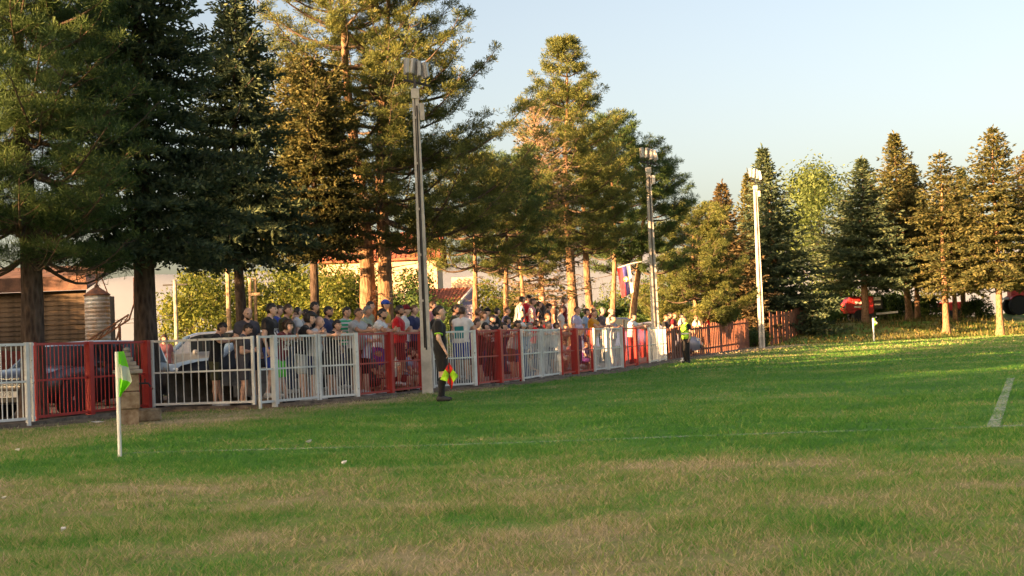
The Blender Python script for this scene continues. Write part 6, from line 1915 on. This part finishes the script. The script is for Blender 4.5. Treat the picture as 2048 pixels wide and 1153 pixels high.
def car(label, loc, yaw, paint, L=4.4, Wd=1.78, Hh=1.5, kind='suv', plate=None, cat='car', group='parked cars behind the fence'):
    t = thing('parked_car', label, cat, loc, yaw, group)
    hw = Wd / 2
    # stations along x (front +): bottom, belt, roof, widths
    if kind == 'suv':
        st = [(-.50, .42, .80, .80, .80), (-.485, .30, 1.0, 1.05, .95), (-.45, .28, 1.02, 1.44, 1.0), (-.38, .28, 1.03, 1.50, 1.0), (-.10, .28, 1.03, 1.52, 1.0), (.08, .28, 1.02, 1.49, 1.0), (.14, .28, 1.01, 1.42, 1.0),
              (.25, .28, 1.0, 1.02, .99), (.38, .28, .96, .97, .97), (.46, .29, .88, .89, .92), (.495, .34, .76, .77, .84), (.505, .42, .66, .67, .78)]
    else:
        st = [(-.50, .40, .72, .73, .82), (-.485, .27, .92, .94, .93), (-.40, .24, .97, 1.0, .98), (-.33, .24, .97, 1.10, 1.0), (-.20, .24, .96, 1.38, 1.0), (-.05, .24, .95, 1.44, 1.0), (.06, .24, .94, 1.40, 1.0),
              (.21, .24, .92, .95, .99), (.36, .24, .84, .86, .97), (.45, .25, .75, .77, .92), (.49, .30, .64, .66, .85), (.50, .38, .56, .57, .80)]
    sz = Hh / (1.52 if kind == 'suv' else 1.44)
    rings = []
    for f, zb_, zt, zr_, wf in st:
        x = f * L; w_ = hw * wf
        zb_, zt, zr_ = zb_ * sz, zt * sz, zr_ * sz
        gh = zr_ - zt
        wr_ = w_ * (1 - min(.26, .50 * max(0, gh) / sz)) if gh > .1 else w_ * .86
        pts = [(x, 0, zb_), (x, w_ * .9, zb_), (x, w_ * .985, zb_ + .12), (x, w_, (zb_ + zt) * .5), (x, w_ * .985, zt - .04), (x, w_ * .955, zt), (x, wr_ * 1.01, max(zt + .002, zr_ - .05)), (x, wr_ * .86, zr_ if gh > .1 else zr_ + .0), (x, 0, zr_ + (.02 if gh > .1 else .03))]
        pts += [(p[0], -p[1], p[2]) for p in reversed(pts[1:-1])]
        rings.append(pts)
    n = len(rings[0])
    V = [p for r_ in rings for p in r_]
    groups = {'body': [], 'side_window': [], 'windshield': [], 'rear_window': []}
    for i in range(len(rings) - 1):
        g0 = st[i][3] - st[i][2]; g1 = st[i + 1][3] - st[i + 1][2]
        for j in range(n):
            f = (i * n + j, i * n + (j + 1) % n, (i + 1) * n + (j + 1) % n, (i + 1) * n + j)
            jj = j if j < 8 else n - 1 - j
            key = 'body'
            if jj == 5 and max(g0, g1) > .3 and min(g0, g1) > .02: key = 'side_window' if min(g0, g1) > .3 else 'body'
            if jj in (6, 7) and (g0 > .3) != (g1 > .3): key = 'windshield' if g0 > g1 else 'rear_window'
            groups[key].append(f)
    groups['body'] += [tuple(reversed(range(n))), tuple(range((len(rings) - 1) * n, len(rings) * n))]
    body = None
    for key, fs_ in groups.items():
        if not fs_: continue
        used = sorted({i for f in fs_ for i in f}); mp = {a: b for b, a in enumerate(used)}
        o = MB().add([V[i] for i in used], [tuple(mp[i] for i in f) for f in fs_]).build(key, paint if key == 'body' else M_CGL, t, smooth=True)
    for xf in (-.29, .305):
        for sg in (-1, 1):
            r_ = .34 if kind == 'suv' else .31
            wheel(t, (xf * L, sg * (hw - .10), r_), r_, .22)
            MB().lathe([(r_ * 1.16, -.02), (r_ * 1.16, .02)], 24, 'y', (xf * L, sg * (hw * .985), r_ + .02)).build('wheel_arch', M_DARK, t)
    zf_ = (.70 if kind == 'suv' else .62) * sz
    for sg in (-1, 1):
        MB().box((.475 * L, sg * hw * .66, zf_ + .05), (.12, hw * .42, .15)).build('headlight', M_HEAD, t, bevel=.03)
        MB().box((-.485 * L, sg * hw * .80, .88 * sz), (.08, hw * .24, .22)).build('tail_light', M_TAIL, t, bevel=.02)
        MB().box((.12 * L, sg * (hw + .10), 1.02 * sz), (.12, .18, .13)).build('mirror', paint, t, bevel=.03)
        m = MB()
        for xx in (-.02, -.22): m.box((xx * L, sg * (hw * .997), .84 * sz), (.16, .03, .03))
        m.build('door_handle', M_CHR, t)
        for xx in (-.11, .06): MB().box((xx * L, sg * hw * .885, 1.24 * sz), (.05, .05, .40 * sz), Matrix.Rotation(sg * .28, 3, 'X')).build('pillar', M_DARK, t)
    g_ = MB()
    for kz in range(3): g_.box((.505 * L, 0, zf_ - .02 + kz * .06), (.03, hw * .85, .025))
    g_.build('grille', M_CHR, t)
    MB().box((.502 * L, 0, .40 * sz), (.06, hw * 1.5, .16)).build('bumper', M_DARK, t, bevel=.03)
    pl = MB().box((.515 * L, 0, .50 * sz), (.012, .52, .115)).build('number_plate', M_PLATE, t)
    MB().box((-.505 * L, 0, .72 * sz), (.012, .52, .115)).build('number_plate', M_PLATE, t)
    if plate:
        cu = bpy.data.curves.new('plate_lettering', 'FONT'); cu.body = plate; cu.size = .115; cu.align_x = 'CENTER'; cu.align_y = 'CENTER'; cu.extrude = .002
        tmp = bpy.data.objects.new('t', cu); COL.objects.link(tmp)
        bpy.context.view_layer.update()
        lm = bpy.data.meshes.new_from_object(tmp.evaluated_get(bpy.context.evaluated_depsgraph_get()))
        bpy.data.objects.remove(tmp)
        lm.materials.clear()
        o = link('plate_lettering', lm, M_DARK, pl)
        o.location = (.523 * L, 0, .50 * sz); o.rotation_euler = (math.pi / 2, 0, math.pi / 2)
    return t
def carpaint(nm, c): return pm(nm, c, .28, .25, scale=2, amt=.06, bmp=0, coat=.6)
for q_ in (MATS['car_glass'],):
    for n_ in q_.node_tree.nodes:
        if n_.type == 'BSDF_PRINCIPLED': n_.inputs['Specular IOR Level'].default_value = .18
P_SIL = carpaint('paint_silver', (.50, .52, .58)); P_BLK = carpaint('paint_black', (.012, .013, .018)); P_GRY = carpaint('paint_lilac_grey', (.26, .26, .36)); P_BLU = carpaint('paint_blue', (.05, .08, .20)); P_LGT = carpaint('paint_light_grey', (.42, .44, .47))
for n_ in P_BLK.node_tree.nodes:
    if n_.type == 'BSDF_PRINCIPLED': n_.inputs['Coat Weight'].default_value = .12; n_.inputs['Specular IOR Level'].default_value = .3; n_.inputs['Metallic'].default_value = 0
def cfront(px, Y, deg, L):
    p = base(px, 780, Y)
    return (p.x - math.cos(R(deg)) * L / 2, Y - math.sin(R(deg)) * L / 2, .02)
def cpos(px, py, Y): p = base(px, py, Y); return (p.x, p.y, 0.02)
car('dark glossy car with shining roof behind the white and red panels at the left edge', cfront(15, 28.4, -111, 4.2), R(-111), carpaint('paint_dark_brown', (.030, .022, .026)), 4.2, 1.75, 1.44, 'suv', '1122 B')
car('lilac grey saloon behind the fountain and red panel', cpos(228, 740, 36.5), R(-24), P_GRY, 4.3, 1.72, 1.40, 'sedan')
car('black off-road car behind the wide white gate', cfront(334, 34.6, -156, 4.5), R(-156), P_BLK, 4.5, 1.82, 1.46, 'suv', '3 4 2')
car('light grey car parked behind the black off-road car', cpos(418, 720, 43.5), R(-160), P_LGT, 4.4, 1.76, 1.72, 'suv')
car('blue car behind the youth in navy and white', cpos(1238, 660, 66), R(-10), P_BLU, 4.4, 1.76, 1.95, 'suv')
car('blue grey car behind the second floodlight pole', cpos(1308, 660, 72), R(-10), P_GRY, 4.4, 1.76, 1.75, 'sedan')
# red motorcycle behind the red panel
mp_ = base(214, 770, 34.5)
mc = thing('motorcycle', 'small red motorcycle parked behind the red panel', 'motorcycle', (mp_.x, mp_.y, .02), R(-75))
M_MRED = carpaint('moto_red', (.32, .02, .02))
wheel(mc, (.62, 0, .30), .30, .10, M_CHR, 8); wheel(mc, (-.62, 0, .30), .30, .12, M_CHR, 8)
MB().tube([(.62, 0, .30), (.45, 0, .80), (.40, 0, 1.0)], .03, 8).build('fork', M_CHR, mc, smooth=True)
MB().tube([(.42, 0, .85), (.0, 0, .72), (-.5, 0, .68), (-.62, 0, .30)], .035, 8).tube([(.42, 0, .85), (.15, 0, .35), (-.2, 0, .3), (-.62, 0, .3)], .03, 8).build('frame', M_DARK, mc, smooth=True)
MB().lathe([(.02, -.26), (.12, -.2), (.15, 0), (.12, .2), (.03, .26)], 14, 'x', (.12, 0, .86)).build('tank', M_MRED, mc, smooth=True)
MB().box((-.32, 0, .80), (.60, .24, .09)).build('saddle', M_DARK, mc, bevel=.03)
MB().box((0, 0, .42), (.34, .26, .30)).build('engine', M_RIM, mc, bevel=.04)
MB().tube([(.38, -.34, 1.02), (.42, 0, 1.0), (.38, .34, 1.02)], .014, 8).build('handlebar', M_CHR, mc, smooth=True)
MB().lathe([(.02, -.06), (.09, 0), (.085, .03)], 14, 'x', (.50, 0, .88)).build('headlight', M_HEAD, mc, smooth=True)
MB().lathe([(.33, -.06), (.33, .06)], 18, 'y', (.62, 0, .30)).build('mudguard', M_MRED, mc)
for o in mc.children:
    if o.name.startswith('mudguard'): o.scale = (1.0, 1.0, .001 + .999); o.location = (0, 0, .06)

# baler and tractor at the far end
Yba = 131.0
bp0, bp1 = at(1686, 640, Yba), at(1752, 640, Yba)
gz = bank_h(Vector((bp0.x, Yba, 0)))
kb = Yba / FPX
bl = thing('round_baler', 'red round baler parked under the spruces on the bank', 'farm machine', (at(1718, 620, Yba).x, Yba, gz))
M_FRED = pm('farm_red', (.50, .025, .025), .45, scale=2, amt=.15)
zt_ = at(1718, 594, Yba).z - gz; zl_ = at(1718, 627, Yba).z - gz
hw_ = 24 * kb
poly = [(-hw_ * 1.35, zl_ + .45), (-hw_ * 1.1, zl_ + .02), (hw_ * .9, zl_ - .1), (hw_ * 1.0, zl_ + .1), (hw_ * 1.0, zt_ - .08), (hw_ * .9, zt_), (-hw_ * .9, zt_), (-hw_ * 1.3, zt_ - .55)]
MB().prism(poly, -1.1, 1.1).build('chamber', M_FRED, bl, bevel=.05)
MB().prism([(-hw_ * .9, zl_ + .3), (hw_ * .6, zl_ + .3), (hw_ * .6, zt_ - .2), (-hw_ * .75, zt_ - .2)], -1.16, -1.08).build('side_cover', M_FRED, bl, bevel=.03)
MB().box((-hw_ * .05, -1.18, zl_ + .55), (hw_ * 1.2, .04, .16)).box((-hw_ * .25, -1.18, zt_ - .55), (hw_ * .6, .04, .22)).build('white_lettering_band', M_WHITE, bl)
MB().box((hw_ * 1.35, -.2, zt_ - .7), (hw_ * .8, 1.7, .9)).build('feeder_housing', M_DARK, bl, bevel=.05)
MB().box((hw_ * 1.3, -1.12, zt_ - .25), (hw_ * .6, .05, .3)).box((hw_ * 1.3, -1.12, zt_ - .75), (hw_ * .5, .05, .12)).build('side_panel', M_WHITE, bl)
MB().beam((hw_ * 1.4, -.1, .7), (hw_ * 3.2, -.1, .8), .18, .18).build('drawbar', M_WHITE, bl)
for sg in (-1, 1): wheel(bl, (-.2, sg * 1.2, .55), .55, .4)
MB().box((hw_ * .3, 0, .6), (1.6, 1.6, .3)).build('axle', M_DARK, bl)
Ytr = 142.0
tp_ = at(2031, 607, Ytr)
gz = bank_h(Vector((tp_.x, Ytr, 0)))
tr = thing('tractor', 'red tractor at the right edge with large grey rimmed wheel', 'tractor', (tp_.x, Ytr, gz - .02))
rw_ = 19.5 * Ytr / FPX
for sg in (-1, 1): wheel(tr, (0, sg * .95, rw_), rw_, .55, M_RIM, 8)
for sg in (-1, 1): wheel(tr, (2.6, sg * .85, rw_ * .68), rw_ * .68, .42, M_RIM, 8)
MB().prism([(.5, .9), (3.1, .9), (3.3, 1.2), (3.2, 1.75), (2.4, 1.95), (.5, 2.05)], -.42, .42).build('hood', M_FRED, tr, bevel=.06)
for sg in (-1, 1):
    pts_ = [(rw_ * 1.12 * math.cos(a), rw_ + rw_ * 1.12 * math.sin(a)) for a in np.linspace(.1, 2.5, 10)]
    poly = pts_ + [(x * .94, (z - rw_) * .94 + rw_) for x, z in reversed(pts_)]
    MB().prism(poly, sg * .95 - .3, sg * .95 + .3).build('fender', M_FRED, tr)
MB().box((.1, 0, 1.9), (1.3, 1.3, .9)).build('cab_lower', M_FRED, tr, bevel=.05)
MB().prism([(-.6, 2.3), (.75, 2.3), (.6, 3.2), (-.5, 3.2)], -.62, .62).build('cab_glass', M_CGL, tr)
MB().box((.05, 0, 3.27), (1.5, 1.45, .14)).build('cab_roof', M_FRED, tr, bevel=.05)
MB().tube([(1.6, -.3, 1.9), (1.6, -.3, 2.9)], .05, 8).build('exhaust', M_DARK, tr)
MB().box((-.95, 0, rw_ * 1.75), (.5, .9, .22)).build('light_bar', M_HEAD, tr, bevel=.03)
Yw = 148.0
wp_ = base(1906, 615, Yw); gz = bank_h(wp_)
wg = thing('farm_trailer', 'dark red farm trailer half hidden behind the slim spruce trunks', 'trailer', (wp_.x, Yw, gz))
MB().box((0, 0, 1.3), (3.4, 1.9, .8)).build('box_body', M_FRED, wg, bevel=.04)
MB().box((0, 0, .82), (3.2, 1.2, .14)).build('chassis', M_DARK, wg)
MB().beam((-1.7, 0, .8), (-3.2, 0, .75), .12, .12).build('drawbar', M_DARK, wg)
for xx in (-.5, .6):
    for sg in (-1, 1): wheel(wg, (xx, sg * .9, .42), .42, .28)

# litter on the grass
def litter(px, py, s, label, col=(.62, .62, .60)):
    p = gp(px, py)
    q = random.Random(px)
    V = [(q.uniform(-s, s), q.uniform(-s, s) * .7, .02 + q.uniform(0, .03)) for _ in range(7)]
    bm = bmesh.new()
    for v in V: bm.verts.new(v)
    bm.verts.new((0, 0, .01))
    bmesh.ops.convex_hull(bm, input=bm.verts)
    me = bpy.data.meshes.new('scrap'); bm.to_mesh(me); bm.free()
    o = link('paper_scrap', me, pm('paper_white', col, .9, scale=9, amt=.15)); o.location = (p.x, p.y, .012)
    tag(o, label, 'litter', 'scraps of litter on the grass')
litter(617, 890, .045, 'white paper scrap on the green grass below the white gates')
litter(688, 934, .03, 'small white paper scrap on the grass below the linesman\'s left')
litter(38, 906, .06, 'pale paper scrap near the left edge below the fence')
litter(8, 1005, .03, 'tiny white scrap at the far left edge of the dark grass')
litter(122, 1072, .035, 'white scrap on the dry grass at the lower left')
litter(921, 788, .10, 'crumpled white plastic by the fence foot right of the linesman')
litter(1108, 752, .10, 'crumpled white scrap against the white panel foot')
litter(193, 850, .14, 'pale flat stone piece in the dirt left of the fountain')
